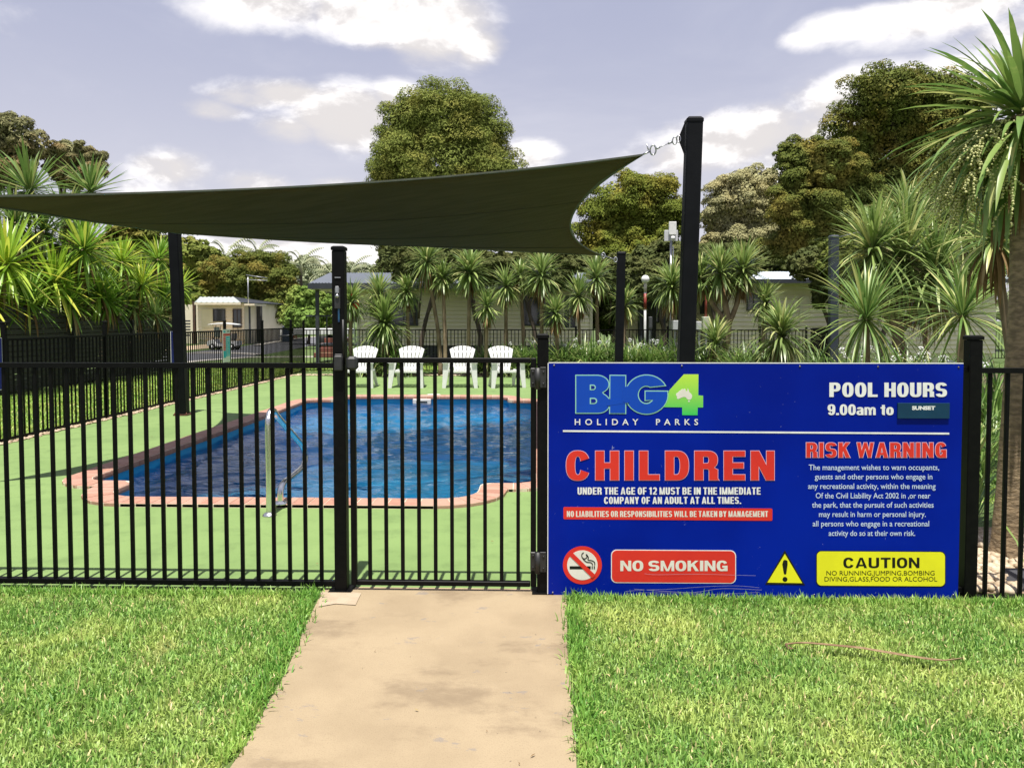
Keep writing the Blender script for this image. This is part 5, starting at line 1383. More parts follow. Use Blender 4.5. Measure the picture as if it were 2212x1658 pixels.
tree('tall rounded olive-green tree in the centre rising above the shade sail', [(960, 270, 105, 82), (890, 270, 78, 60), (860, 340, 60, 60), (1020, 300, 78, 70), (960, 370, 150, 90), (1060, 370, 72, 60), (860, 400, 62, 40), (1110, 390, 42, 26), (830, 372, 34, 30), (940, 470, 160, 80), (1080, 470, 90, 70), (850, 530, 45, 40), (905, 232, 40, 28), (1000, 225, 45, 30)], 36, 225000, T_OLIVE, leaf=.046, seed=11, clumps=36, rc=.34, elong=1.5, fill=.30, squash=.9)
tree('round yellow-green tree between the sail and the tallest post', [(1360, 440, 105, 62), (1330, 500, 90, 70), (1420, 480, 72, 75), (1300, 540, 60, 60), (1380, 560, 100, 60), (1440, 400, 36, 24), (1385, 405, 60, 28)], 38, 140000, T_YELG, leaf=.046, seed=12, clumps=30, rc=.36)
tree('pale cream-green tree right of the tallest sail post', [(1590, 430, 58, 56), (1640, 400, 44, 38), (1560, 470, 48, 50), (1600, 520, 80, 52), (1545, 540, 40, 46), (1660, 470, 50, 60)], 40, 120000, T_PALE, leaf=.048, seed=13, clumps=26, rc=.38)
tree('massive bronze-green tree at the right, highest of all', [(1905, 215, 92, 62), (1960, 260, 90, 80), (1860, 280, 72, 62), (1950, 350, 110, 80), (1840, 330, 40, 40), (2030, 230, 70, 52), (2060, 330, 90, 90), (2100, 250, 60, 60), (2010, 430, 110, 80), (2150, 400, 80, 120), (2100, 520, 110, 90), (1900, 185, 50, 30), (1985, 195, 75, 42), (2050, 205, 60, 45), (1940, 180, 40, 26)], 34, 235000, T_BROWN, leaf=.046, seed=14, clumps=24, rc=.40, trunk_r=.35)
tree('bronze-green tree with stacked rounded lobes left of the highest right tree', [(1745, 330, 52, 40), (1785, 365, 68, 48), (1725, 390, 48, 52), (1700, 450, 52, 46), (1840, 410, 72, 52), (1790, 450, 70, 56), (1870, 470, 70, 50), (1720, 520, 66, 50), (1820, 520, 86, 56), (1700, 340, 26, 18)], 31, 205000, T_BROWN, leaf=.041, seed=15, clumps=22, rc=.42, trunk_r=.3)
tree('small bushy tree hanging over the right cabin roof', [(1780, 610, 30, 40), (1750, 570, 55, 34), (1800, 570, 50, 50), (1770, 648, 18, 20)], 22.5, 22000, T_DARK, leaf=.06, seed=16, base=1800, trunk_r=.09)
tree('gum tree with open crown at the top left edge', [(30, 300, 70, 50), (-20, 350, 80, 70), (80, 320, 40, 30), (40, 370, 50, 40), (-60, 290, 80, 60)], 33, 42000, T_GUM, leaf=.060, seed=17, clumps=30, rc=.30, elong=1.6, fill=.10)
tree('smaller gum tree right of the one at the top left edge', [(160, 335, 45, 30), (195, 355, 36, 34), (135, 360, 38, 26), (170, 385, 50, 26), (120, 330, 22, 16)], 34, 34000, T_GUM, leaf=.056, seed=18, clumps=32, rc=.30, elong=1.6, fill=.12)
tree('brown-green tree behind the yuccas near the left sail post', [(290, 515, 70, 45), (335, 540, 40, 40), (250, 560, 60, 60), (310, 600, 90, 60)], 30, 24000, T_BROWN, leaf=.08, seed=19)
tree('broad dome-shaped brown-green tree behind the small cream cabin', [(560, 600, 68, 62), (520, 620, 60, 56), (600, 640, 44, 58), (560, 660, 80, 50), (480, 600, 44, 44), (515, 580, 44, 34), (560, 565, 46, 26)], 48, 130000, T_BROWN, leaf=.062, seed=20, clumps=30, rc=.36)
tree('green tree left of the dome-shaped one, right beside the left sail post', [(425, 560, 52, 44), (455, 600, 45, 50), (400, 600, 50, 60), (440, 640, 60, 40)], 50, 34000, T_OLIVE, leaf=.11, seed=21)
tree('fresh green leafy bush right of the dome-shaped tree', [(650, 650, 34, 34), (665, 690, 40, 30), (630, 680, 24, 30), (700, 665, 34, 34)], 42, 16000, T_MID, leaf=.10, seed=22, trunk_r=.1)
FARG = 'pale distant trees on the horizon'
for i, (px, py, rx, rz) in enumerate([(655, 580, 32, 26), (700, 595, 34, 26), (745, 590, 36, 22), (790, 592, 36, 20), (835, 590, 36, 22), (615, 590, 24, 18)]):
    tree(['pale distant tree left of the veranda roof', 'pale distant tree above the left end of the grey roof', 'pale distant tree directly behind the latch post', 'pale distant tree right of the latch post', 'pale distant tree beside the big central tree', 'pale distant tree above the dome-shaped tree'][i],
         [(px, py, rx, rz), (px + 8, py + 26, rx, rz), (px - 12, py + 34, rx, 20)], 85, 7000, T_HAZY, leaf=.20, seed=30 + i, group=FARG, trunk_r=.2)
DK = 'dark bushes behind the garden palms'
for i, (px, py, rx, rz, Y, n) in enumerate([(1000, 640, 130, 60, 30, 1), (1180, 590, 120, 60, 31, 1), (1260, 640, 90, 60, 31, 1), (1330, 640, 70, 70, 33, 1), (1420, 600, 90, 70, 34, 1), (1520, 600, 70, 60, 33, 1), (1680, 570, 100, 50, 34, 1), (860, 570, 34, 50, 30, 1)]):
    tree(['dark bush under the central tree', 'dark bush behind the sail corner', 'dark bush left of the shorter sail post', 'dark bush right of the shorter sail post', 'dark bush behind the globe lamp', 'dark bush behind the tallest sail post', 'dark bush behind the right cabin roof', 'dark bush at the right end of the grey roof'][i],
         [(px, py, rx, rz), (px + 20, py - 20, rx * .7, rz * .8), (px - 25, py + 30, rx * .8, rz * .8)], Y, 15000, T_DARK, leaf=.11, seed=50 + i, group=DK, cat='bush', name='bush', trunk_r=.08)
# closed belt of far trees and shrubs that shuts off the horizon
OV = 'dark small trees overhanging the cabin roofs'
for i, (bl_, Y, bs, lab, m_) in enumerate((([(900, 560, 46, 42), (950, 575, 48, 36), (870, 590, 28, 24)], 22.6, 905, 'dark tree overhanging the roof behind the two left palms of the middle row', T_DARK),
                             ([(1010, 570, 60, 44), (1070, 580, 55, 40)], 22.4, 1030, 'dark tree overhanging the roof behind the tallest middle palm', T_DARK),
                             ([(1130, 580, 52, 40), (1195, 585, 50, 44)], 22.8, 1150, 'dark tree overhanging the roof right of the middle palms', T_DARK),
                             ([(1310, 600, 46, 46), (1365, 610, 52, 50)], 24.6, 1318, 'dark leafy tree left of the shorter sail post, hiding a roof', T_DARK),
                             ([(1420, 600, 46, 50), (1470, 590, 40, 50)], 24.8, 1430, 'dark leafy tree behind the globe lamp, hiding a roof', T_DARK),
                             ([(1530, 575, 50, 46), (1585, 570, 50, 40)], 24.2, 1545, 'dark leafy tree behind the many-stemmed palm', T_DARK),
                             ([(1830, 560, 70, 50), (1900, 560, 70, 60), (1980, 540, 90, 70), (2080, 560, 90, 80), (1840, 620, 40, 40)], 21.5, 1900, 'dark leafy tree behind the large forked palm at the right', T_BROWN))):
    tree(lab, bl_, Y, 16000 if i < 6 else 60000, m_, leaf=.055, seed=120 + i, group=OV, base=bs, trunk_r=.09, clumps=40)
bl = []
for i in range(26):
    px = -250 + i * 108; Y = 100
    for (x_, y_, rx, rz) in ((px, 662, 70, 34), (px + 30, 650, 55, 36), (px - 20, 672, 80, 22)):
        c = P(x_, y_, Y); bl.append(((c.x, c.y + (i * 37) % 25, c.z), rx * .061, rx * .05, rz * .061))
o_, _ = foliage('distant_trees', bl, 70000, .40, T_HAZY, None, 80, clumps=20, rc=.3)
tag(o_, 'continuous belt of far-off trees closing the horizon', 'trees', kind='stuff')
# dense dark hedge behind the screen fence
for i, (y_, lab) in enumerate(((10.5, 'dark hedge behind the screen fence at the left edge'), (14.0, 'dark hedge behind the screen fence under the lime yuccas'), (17.5, 'dark hedge behind the screen fence near the left sail post'), (20.8, 'dark hedge at the far end of the screen fence'))):
    t = thing('hedge', lab, 'hedge', (-11.2, y_, 0), 0, 'hedge behind the screen fence')
    foliage('crown', [((0, 0, .75), .9, 1.9, .8), ((.1, 1, 1.7), .8, 1.3, 1.2), ((.0, -1, 1.6), .8, 1.3, 1.2), ((-.3, 0, 2.6), .8, 1.8, .9)], 26000, .07, T_DARK, t, 60 + i, clumps=40)
    MB().tube([(0, 0, 0), (0, 0, 1.0)], .05, 6).build('trunk', BARKT, t)
# feathery palms on the skyline
def feather(label, px, py, Y, L, n=15, seed=0):
    X = P(px, 700, Y).x; z = P(px, py, Y).z; t = thing('feather_palm', label, 'palm', (X, Y, 0), 0, 'feather palms on the skyline')
    MB().tube([(0, 0, 0), (.1, 0, z * .5), (0, 0, z)], .22, 8, r2=.14).build('trunk', BARKT, t)
    g_ = random.Random(seed); V = []; F = []; mb = MB()
    for i in range(n):
        az = i * 2.4; e = R(75 - 95 * i / n); x = 0; zz = z; prev = None
        for k in range(14):
            a = max(R(-85), e - 1.5 * (k / 14) ** 1.2); x += math.cos(a) * L / 14; zz += math.sin(a) * L / 14
            c = Vector((math.cos(az) * x, math.sin(az) * x, zz)); sd = Vector((-math.sin(az), math.cos(az), 0)); ll = L * .26 * math.sin(math.pi * min(1, (k + 2) / 16))
            for s in (-1, 1):
                tip = c + sd * s * ll * .7 + Vector((math.cos(az) * ll * .35, math.sin(az) * ll * .35, -ll * .55)); mb.add([c + Vector((0, 0, .03)), c + Vector((math.cos(az) * .16, math.sin(az) * .16, 0)), tip], [(0, 1, 2)])
    mb.build('frond_crown', T_FEA, t)
T_FEA = mat('palm_frond', (.14, .17, .08), .6, col2=(.22, .23, .12), scale=1.5)
feather('pale arching feather palm above the dome-shaped tree, left', 487, 560, 60, 3.0, seed=1)
feather('dark-crowned feather palm poking above the dome-shaped tree', 556, 548, 62, 2.4, seed=2)
feather('feather palm right of the dome-shaped tree', 650, 575, 66, 2.8, seed=3)
feather('feather palm just left of the latch post top', 712, 590, 70, 2.6, seed=4)
feather('feather palm just right of the latch post top', 757, 588, 72, 2.8, seed=5)

# fallen bits of leaf on the deck and the path
V, F, A = [], [], []; g_ = np.random.default_rng(44)
lx_ = np.concatenate([g_.uniform(-5.9, 2.1, 260), g_.uniform(-1.6, .35, 12)]); ly_ = np.concatenate([g_.uniform(4.05, 18.7, 260), g_.uniform(2.3, 3.9, 12)])
ok = ~in_poly(lx_, ly_, pool_path(.25)); lx_, ly_ = lx_[ok], ly_[ok]
for i, (x, y) in enumerate(zip(lx_, ly_)):
    a = g_.uniform(0, 6.28); l = g_.uniform(.006, .018) * (1 if y > 5 else .7); w = l * .3; c, s_ = math.cos(a), math.sin(a); z = .011
    P4 = [(-l, 0, z), (0, -w, z + .004), (l, 0, z + g_.uniform(0, .008)), (0, w, z + .002)]
    V += [(x + p[0] * c - p[1] * s_, y + p[0] * s_ + p[1] * c, p[2]) for p in P4]; F.append([4 * i, 4 * i + 1, 4 * i + 2, 4 * i + 3]); A += [g_.random()] * 4
tag(link('leaf_litter', np_mesh('leaf_litter', np.array(V), np.array(F), DRYL, {'rnd': np.array(A)})), 'tiny brown bits of leaf scattered over the green deck and path', 'leaf litter', kind='stuff')
# ------------------------------------------------------------------ chairs
def chair_proto(loc, rz, label):
    t = thing('garden_chair', label, 'chair', loc, rz, 'white resin garden chairs behind the pool')
    # local frame: +y is behind the sitter, -y in front; seat faces -y
    n = 6
    tilt = R(22); zb, yb = .33, .22
    def bk(u, h): # point on the back panel: u across, h along
        return Vector((u, yb + h * math.sin(tilt) - .10 * (1 - (abs(u) / .30) ** 2) * -.35, zb + h * math.cos(tilt)))
    H = .56
    for i in range(n):
        vs = []; K = 8
        u0, u1 = -1 + 2 * i / n, -1 + 2 * (i + 1) / n
        for k in range(K + 1):
            f_ = k / K; half = .170 + .115 * f_; g_ = .0085
            for (uu, s_) in ((u0, 1), (u1, -1)):
                top = H - .080 * abs(uu) ** 2.2
                p = bk(uu * half + s_ * g_, top * f_); vs.append((p.x, p.y, p.z)); vs.append((p.x, p.y + .012, p.z))
        fs = [(0, 1, 3, 2), (K * 4, K * 4 + 2, K * 4 + 3, K * 4 + 1)]
        for k in range(K):
            o_ = k * 4; fs += [(o_, o_ + 2, o_ + 6, o_ + 4), (o_ + 1, o_ + 5, o_ + 7, o_ + 3), (o_, o_ + 4, o_ + 5, o_ + 1), (o_ + 2, o_ + 3, o_ + 7, o_ + 6)]
        MB().add(vs, fs).build('back_slat', WHITEP, t)
    # bands that tie the slats together
    for h, hw in ((.03, .175), (.24, .21), (.40, .22)):
        vs = []
        for k in range(9):
            u = -hw + 2 * hw * k / 8; p = bk(u, h); q_ = bk(u, h + .05)
            vs += [(p.x, p.y + .012, p.z), (q_.x, q_.y + .012, q_.z), (q_.x, q_.y + .024, q_.z), (p.x, p.y + .024, p.z)]
        fs = [(3, 2, 1, 0), (32, 33, 34, 35)] + [(k * 4 + j, k * 4 + (j + 1) % 4, k * 4 + 4 + (j + 1) % 4, k * 4 + 4 + j) for k in range(8) for j in range(4)]
        MB().add(vs, fs).build('back_band', WHITEP, t)
    # seat: slatted, dished
    for i in range(5):
        x = (i - 2) * .094; vs = []
        for k in range(7):
            f = k / 6; y = -.27 + .50 * f; z = .375 - .055 * math.sin(f * 1.57) + (-.02 if k == 0 else 0)
            for (s, dz) in ((-1, 0), (1, 0), (1, -.014), (-1, -.014)): vs.append((x + s * .0425, y, z + dz))
        fs = [(0, 1, 2, 3), (27, 26, 25, 24)] + [(k * 4 + j, k * 4 + 4 + j, k * 4 + 4 + (j + 1) % 4, k * 4 + (j + 1) % 4) for k in range(6) for j in range(4)]
        MB().add(vs, fs).build('seat_slat', WHITEP, t)
    MB().box((0, -.275, .340), (.50, .016, .052), bev=.004).build('seat_front', WHITEP, t)
    for s in (-1, 1):
        MB().box((s * .245, -.02, .335), (.018, .50, .05), bev=.004).build('seat_rail', WHITEP, t)
        # arm rest: broad at the front
        vs = []; pr = [(-.33, .055), (-.30, .070), (-.10, .060), (.15, .040), (.32, .030)]
        for y, hw in pr:
            for (e, dz) in ((-1, 0), (1, 0), (1, -.022), (-1, -.022)): vs.append((s * (.300 + (0 if y > .1 else .01)) + e * hw, y, .545 + dz - (.01 if y < -.32 else 0) + .04 * max(0, -y) * 0))
        fs = [(0, 1, 2, 3), (19, 18, 17, 16)] + [(k * 4 + j, k * 4 + 4 + j, k * 4 + 4 + (j + 1) % 4, k * 4 + (j + 1) % 4) for k in range(4) for j in range(4)]
        MB().add(vs, fs).build('armrest', WHITEP, t)
        # legs: front leg rises to the arm, rear leg splays back
        def leg(x0, y0, x1, y1, z1, w0, w1):
            vs = []
            for (x, y, z, w) in ((x0, y0, 0, w0), ((x0 * .4 + x1 * .6), (y0 * .4 + y1 * .6), z1 * .6, (w0 + w1) / 2), (x1, y1, z1, w1)):
                for a_, b_ in ((-1, -1), (1, -1), (1, 1), (-1, 1)): vs.append((x + a_ * w / 2, y + b_ * .020, z))
            return MB().add(vs, [(3, 2, 1, 0), (8, 9, 10, 11)] + [(k * 4 + j, k * 4 + (j + 1) % 4, k * 4 + 4 + (j + 1) % 4, k * 4 + 4 + j) for k in range(2) for j in range(4)])
        leg(s * .330, -.30, s * .275, -.265, .525, .075, .150).build('front_leg', WHITEP, t)
        leg(s * .265, .34, s * .235, .12, .34, .050, .095).build('rear_leg', WHITEP, t)
    return t
def cpos(px, py=838):
    p = G(px, py); return Vector((p.x, p.y + .30, 0))
c1 = chair_proto(cpos(771), R(-4), 'white garden chair nearest the latch post, leftmost of the four')
copy_thing(c1, cpos(877), R(-1), 'white garden chair second from the left, in front of the slanting palm trunk')
copy_thing(c1, cpos(993), R(1), 'white garden chair third from the left, near the middle of the gate')
copy_thing(c1, cpos(1090), R(16), 'white garden chair rightmost of the four, turned slightly aside')

# ------------------------------------------------------------------ buildings
def boards(parent, a, b, z0, z1, h, m=CREAM, holes=()):
    """lapped weatherboards along the wall a->b, each board one object; outward normal to the right of a->b"""
    a = Vector(a); b = Vector(b); L_ = (b - a).length; d = (b - a) / L_; rz = math.atan2(d.y, d.x); n = max(1, round((z1 - z0) / h)); hh = (z1 - z0) / n
    me = MB().add([(0, 0, 0), (L_, 0, 0), (L_, 0, hh), (0, 0, hh), (0, -.045, .010), (L_, -.045, .010), (L_, -.004, hh - .001), (0, -.004, hh - .001)],
                  [(4, 5, 6, 7), (0, 1, 5, 4), (0, 4, 7, 3), (1, 2, 6, 5), (3, 7, 6, 2), (0, 3, 2, 1)]).mesh('weatherboard', m)
    for i in range(n):
        o = link('weatherboard', me, parent, loc=(a.x, a.y, z0 + i * hh)); o.rotation_euler = (0, 0, rz)
def wallbox(parent, a, b, z0, z1, m, th=.08, name='wall', back=.0):
    a = Vector(a); b = Vector(b); d = (b - a).normalized(); nrm = Vector((-d.y, d.x)); c = (a + b) / 2 + nrm * (th / 2 + back)
    return MB().box((c.x, c.y, (z0 + z1) / 2), ((b - a).length, th, z1 - z0), rz=math.atan2(d.y, d.x)).build(name, m, parent)
def window(parent, a, d, u0, u1, z0, z1, frame=DARKGREY, glass=GLASS, name='window', mull=1):
    """window standing proud of the wall whose origin is a and direction d"""
    a = Vector(a); d = Vector(d).normalized(); rz = math.atan2(d.y, d.x); nrm = Vector((d.y, -d.x))
    def pos(u, z, o): p = a + d * u + nrm * o; return (p.x, p.y, z)
    mb = MB(); t_ = .045
    for (uc, zc, w, h) in (((u0 + u1) / 2, z0 + t_ / 2, u1 - u0, t_), ((u0 + u1) / 2, z1 - t_ / 2, u1 - u0, t_), (u0 + t_ / 2, (z0 + z1) / 2, t_, z1 - z0 - 2 * t_), (u1 - t_ / 2, (z0 + z1) / 2, t_, z1 - z0 - 2 * t_)):
        mb.box(pos(uc, zc, .065), (w, .05, h), rz=rz)
    for k in range(mull): mb.box(pos(u0 + (u1 - u0) * (k + 1) / (mull + 1), (z0 + z1) / 2, .063), (.03, .04, z1 - z0 - 2 * t_), rz=rz)
    w = mb.build(name, frame, parent)
    MB().box(pos((u0 + u1) / 2, (z0 + z1) / 2, .056), (u1 - u0 - .05, .006, z1 - z0 - .05), rz=rz).build('pane', glass, w)
    return w
ROOFM = mat('grey_metal_roof', (.13, .145, .18), .45, col2=(.13, .145, .17), scale=3, spec=.4)
ROOFW = mat('pale_metal_roof', (.60, .66, .72), .35, col2=(.52, .58, .66), scale=3, spec=.5)
ROOFK = mat('light_grey_roof', (.42, .46, .44), .5, col2=(.35, .38, .37), scale=2)
FASC = mat('charcoal_fascia', (.030, .034, .045), .5, col2=(.04, .045, .055), scale=3)
def corrugated(parent, quad, m, pitch=.10, amp=.012, name='roof'):
    """quad: eave-left, eave-right, top-right, top-left"""
    A, B, C_, D = [Vector(q_) for q_ in quad]; n = int((B - A).length / pitch * 4); vs = []
    up = (B - A).cross(D - A).normalized()
    for i in range(n + 1):
        t = i / n; o = up * (amp * math.sin(i * math.pi / 2)); vs += [A.lerp(B, t) + o, D.lerp(C_, t) + o]
    fs = [(2 * i, 2 * i + 2, 2 * i + 3, 2 * i + 1) for i in range(n)]
    vs2 = [v - up * .01 for v in vs]; k = len(vs)
    fs += [(2 * i + k, 2 * i + 1 + k, 2 * i + 3 + k, 2 * i + 2 + k) for i in range(n)] + [(2 * i, 2 * i + k, 2 * i + 2 + k, 2 * i + 2) for i in range(n)]
    return MB().add(vs + vs2, fs).build(name, m, parent)

# long cream cabin with grey roof behind the chairs
YB = 24.0
cb = thing('cabin', 'long cream weatherboard cabin with grey corrugated roof behind the cabbage palms', 'cabin')
wl, wr_ = P(775, 700, YB).x, P(1277, 700, YB).x
zsid = P(1000, 746, YB).z; zeave = P(1000, 622, YB).z
wallbox(cb, (wl + .02, YB + .02), (wr_ - .02, YB + .02), .05, zeave, CREAMT)
boards(cb, (wl, YB), (wr_, YB), zsid, zeave, .118)
wallbox(cb, (wl + .1, YB - .005), (wr_ - .1, YB - .005), 0.0, zsid - .01, DARKGREY, th=.04, name='skirting', back=-.01)
for x in (wl, wr_): MB().box((x, YB - .02, (zsid + zeave) / 2), (.08, .08, zeave - zsid), ).build('corner_board', CREAMT, cb)
wallbox(cb, (wl, YB + 4), (wl, YB + .05), 0, zeave, CREAM, name='end_wall')
wallbox(cb, (wr_, YB + .05), (wr_, YB + 4), 0, zeave, CREAM, name='end_wall')
el, er = P(667, 611, 23.3), P(1300, 611, 23.3); rl_, rr_ = P(712, 589, 26.2), P(1290, 589, 26.2)
corrugated(cb, (el, er, rr_, rl_), ROOFM)
MB().add([el, rl_, Vector((el.x, 29, el.z)), (el.x, el.y, el.z - .02), (el.x, 29, el.z - .02)], [(0, 2, 1)]).build('hip', ROOFM, cb)
MB().box(((el.x + er.x) / 2, 23.27, el.z - .10), (er.x - el.x, .05, .17)).build('fascia', FASC, cb)
MB().box((el.x, 26, el.z - .10), (.05, 5.5, .17)).build('fascia', FASC, cb)
MB().box(((el.x + wl) / 2 + .2, 25.5, el.z - .19), (wl - el.x + .3, 4.4, .02)).build('soffit', CREAMT, cb)
for px in (686, 722): 
    q_ = P(px, 700, 23.5); MB().box((q_.x, 23.5, (el.z - .2) / 2), (.10, .10, el.z - .2)).build('veranda_post', FASC, cb)
va, vb = P(672, 735, 24.2).x, P(764, 735, 24.2).x
MB().box(((va + vb) / 2, 24.9, .58), (vb - va, 2.2, .05)).build('veranda_deck', mat('grey_decking', (.10, .10, .10), .7, col2=(.07, .07, .07), scale=5), cb)
for px in (686, 705, 722, 740): 
    q_ = P(px, 700, 23.7); MB().box((q_.x, 23.75, 1.05), (.04, .04, .92)).build('baluster', FASC, cb)
MB().box(((va + vb) / 2, 23.75, 1.52), (vb - va, .06, .05)).build('handrail', FASC, cb)
window(cb, (wl, YB), (1, 0), 1.0, 1.9, 1.2, 2.1)
window(cb, (wl, YB), (1, 0), 5.2, 6.2, 1.2, 2.1)
window(cb, (wr_ - .9, YB), (1, 0), 0.0, .45, 1.1, 2.2, frame=CREAMT)

# veranda cabin in the shade (middle)
YC = 27.5
c2 = thing('cabin', 'shaded cream cabin with dark veranda posts between the two black sail posts', 'cabin')
xl, xr = P(1335, 700, YC).x, P(1568, 700, YC).x; z1 = P(1400, 622, YC).z
wallbox(c2, (xl + .02, YC + .02), (xr - .02, YC + .02), 0, z1, CREAMT); boards(c2, (xl, YC), (xr, YC), .35, z1, .13)
ux = lambda px: P(px, 700, YC).x - xl
zz_ = lambda py: P(1400, py, YC).z
window(c2, (xl, YC), (1, 0), ux(1408), ux(1424), zz_(697), zz_(657))
window(c2, (xl, YC), (1, 0), ux(1461), ux(1470), zz_(690), zz_(650), frame=mat('brown_frame', (.08, .04, .025), .5, col2=(.05, .03, .02), scale=10))
window(c2, (xl, YC), (1, 0), ux(1511), ux(1526), zz_(678), zz_(650))
window(c2, (xl, YC), (1, 0), ux(1540), ux(1553), zz_(694), zz_(641))
MB().box((P(1397, 700, YC).x, YC - .07, 1.1), (.65, .05, 2.0)).build('door', DARKGREY, c2)
for px in (1384, 1435, 1447, 1480): q_ = P(px, 700, 26.3); MB().box((q_.x, 26.3, 1.25), (.09, .09, 2.5)).build('veranda_post', FASC if px != 1447 else BLUEP, c2)
corrugated(c2, ((xl - .6, 25.9, 2.52), (xr + .1, 25.9, 2.52), (xr + .1, 29.5, 3.2), (xl - .6, 29.5, 3.2)), ROOFM)
MB().box(((xl + xr) / 2 - .25, 25.9, 2.44), (xr - xl + .7, .05, .14)).build('fascia', FASC, c2)

# right cabin: lit cream wall
YD = 25.0
c3 = thing('cabin', 'cream weatherboard cabin with pale metal roof at the right behind the palms', 'cabin')
xl, xr = P(1568, 700, YD).x, P(2150, 700, YD).x; z1 = P(1700, 607, YD).z
wallbox(c3, (xl + .02, YD + .02), (xr - .02, YD + .02), 0, z1, CREAMT); boards(c3, (xl, YD), (xr, YD), .30, z1, .145)
wallbox(c3, (xl, YD + 5), (xl, YD + .05), 0, z1, CREAM, name='end_wall')
MB().box((xl, YD - .02, (.3 + z1) / 2), (.09, .09, z1 - .3)).build('corner_board', CREAMT, c3)
ux = lambda px: P(px, 700, YD).x - xl
zz_ = lambda py: P(1700, py, YD).z
window(c3, (xl, YD), (1, 0), ux(1611), ux(1641), zz_(671), zz_(634))
window(c3, (xl, YD), (1, 0), ux(1960), ux(2010), zz_(700), zz_(640))
MB().box((xl + (ux(1725) + ux(1746)) / 2, YD - .065, (zz_(641) + zz_(685)) / 2), (ux(1746) - ux(1725), .03, zz_(641) - zz_(685))).build('access_panel', CREAMT, c3)
corrugated(c3, ((xl - .3, 24.4, z1 + .03), (xr + .3, 24.4, z1 + .03), (xr + .3, 27.5, z1 + .46), (xl - .3, 27.5, z1 + .46)), ROOFW, amp=.008)
MB().box(((xl + xr) / 2, 24.38, z1 - .03), (xr - xl + .6, .05, .13)).build('fascia', FASC, c3)
# services in front of the cabins
MBX = mat('meter_box', (.46, .46, .36), .5, col2=(.38, .39, .33), scale=8)
def service(label, px0, px1, py0, py1, Y, m, pipe=None):
    a = P(px0, py0, Y); b = P(px1, py1, Y); t = thing('meter_box', label, 'meter box', ((a.x + b.x) / 2, Y, 0), 0, 'service boxes beside the cabins')
    w = b.x - a.x; MB().box((0, 0, (a.z + b.z) / 2), (w, .22, a.z - b.z), bev=.012).build('cabinet', m, t); MB().box((0, -.115, (a.z + b.z) / 2), (w * .84, .012, (a.z - b.z) * .84)).build('door', m, t)
    MB().box((0, .0, b.z / 2), (.07, .07, b.z)).build('stand', GALV, t)
    if pipe: MB().tube([(.0, .0, a.z), (.0, 0, pipe)], .035, 8).build('pipe', mat('red_pipe', (.30, .05, .03), .5, col2=(.22, .04, .03), scale=10), t)
service('pale grey meter box left of the tallest sail post', 1452, 1465, 692, 714, 23.0, mat('pale_grey_box', (.45, .46, .47), .5, col2=(.4, .41, .42), scale=8))
service('grey meter box just right of the tallest sail post', 1503, 1517, 694, 714, 23.0, mat('pale_grey_box', (.45, .46, .47), .5))
service('cream service box with red pipe beside the cabin corner', 1517, 1532, 684, 712, 22.4, MBX, pipe=2.3)
service('small dark box near the globe lamp', 1401, 1408, 684, 710, 23.2, DARKGREY)

# globe lamp
lx = P(1394, 603, 21.5); lamp = thing('globe_lamp', 'white globe lamp on a red and white pole between the black sail posts', 'street lamp', (lx.x, 21.5, 0))
prof = [(.115 * math.sin(R(a)), -.115 * math.cos(R(a))) for a in range(2, 180, 8)]
MB().lathe((0, 0, lx.z), prof, 24).build('globe', mat('opal_globe', (.74, .74, .72), .3, col2=(.7, .7, .68), scale=3), lamp)
MB().tube([(0, 0, 0), (0, 0, lx.z - .34)], .035, 10).build('pole', WHITE, lamp)
MB().tube([(0, 0, lx.z - .36), (0, 0, lx.z - .115)], .045, 10).build('collar', mat('cream_collar', (.5, .46, .38), .5, col2=(.42, .38, .3), scale=9), lamp)
MB().tube([(0, 0, lx.z - .85), (0, 0, lx.z - .40)], .04, 10).build('band', mat('red_band', (.30, .04, .03), .5, col2=(.2, .03, .02), scale=9), lamp)
# wireless antenna mast
ax = P(1449, 600, 21.0); an = thing('antenna_mast', 'slim galvanised mast with two white panel antennas left of the tallest sail post', 'antenna', (ax.x, 21, 0))
za = P(1449, 520, 21).z
MB().tube([(0, 0, 0), (0, 0, za)], .032, 10).build('mast', GALV, an); MB().tube([(.06, 0, .3), (.06, 0, za - .15)], .014, 6).build('conduit', WHITE, an)
zq = lambda py: P(1449, py, 21).z
MB().box((.02, -.10, (zq(480) + zq(508)) / 2), (.20, .07, zq(480) - zq(508)), bev=.01).build('panel', WHITE, an)
MB().box((0, .02, (zq(497) + zq(521)) / 2), (.37, .05, zq(497) - zq(521)), bev=.01).build('panel', mat('grey_white_panel', (.55, .56, .58), .5, col2=(.5, .5, .52), scale=5), an)
MB().lathe((.03, -.1, zq(515)), [(.05, -.06), (.06, 0), (.05, .05)], 12).build('bracket', WHITE, an)

# small cream cabin in the far left with golf cart
YE = 42.0
c4 = thing('cabin', 'small cream cabin with light grey roof beyond the road at the left', 'cabin')
xl, xr = P(428, 700, YE).x, P(528, 700, YE).x; zt_ = P(470, 655, YE).z; zb_ = .25
wallbox(c4, (xl + .03, YE + .02), (xr - .03, YE + .02), 0, zt_, CREAMT, th=.1); boards(c4, (xl, YE), (xr, YE), zb_, zt_, .19)
wallbox(c4, (xr, YE + .05), (xr, YE + 7), 0, zt_, CREAM, name='end_wall'); wallbox(c4, (P(395, 700, YE + 1.2).x, YE + 1.2), (xl, YE + 1.2), 0, zt_ - .05, CREAM, name='recess_wall')
ux = lambda px: P(px, 700, YE).x - xl
zz_ = lambda py: P(470, py, YE).z
window(c4, (xl, YE), (1, 0), ux(462), ux(488), zz_(694), zz_(667), mull=0); window(c4, (xl, YE), (1, 0), ux(504), ux(523), zz_(708), zz_(667), frame=mat('brown_frame', (.08, .04, .025), .5))
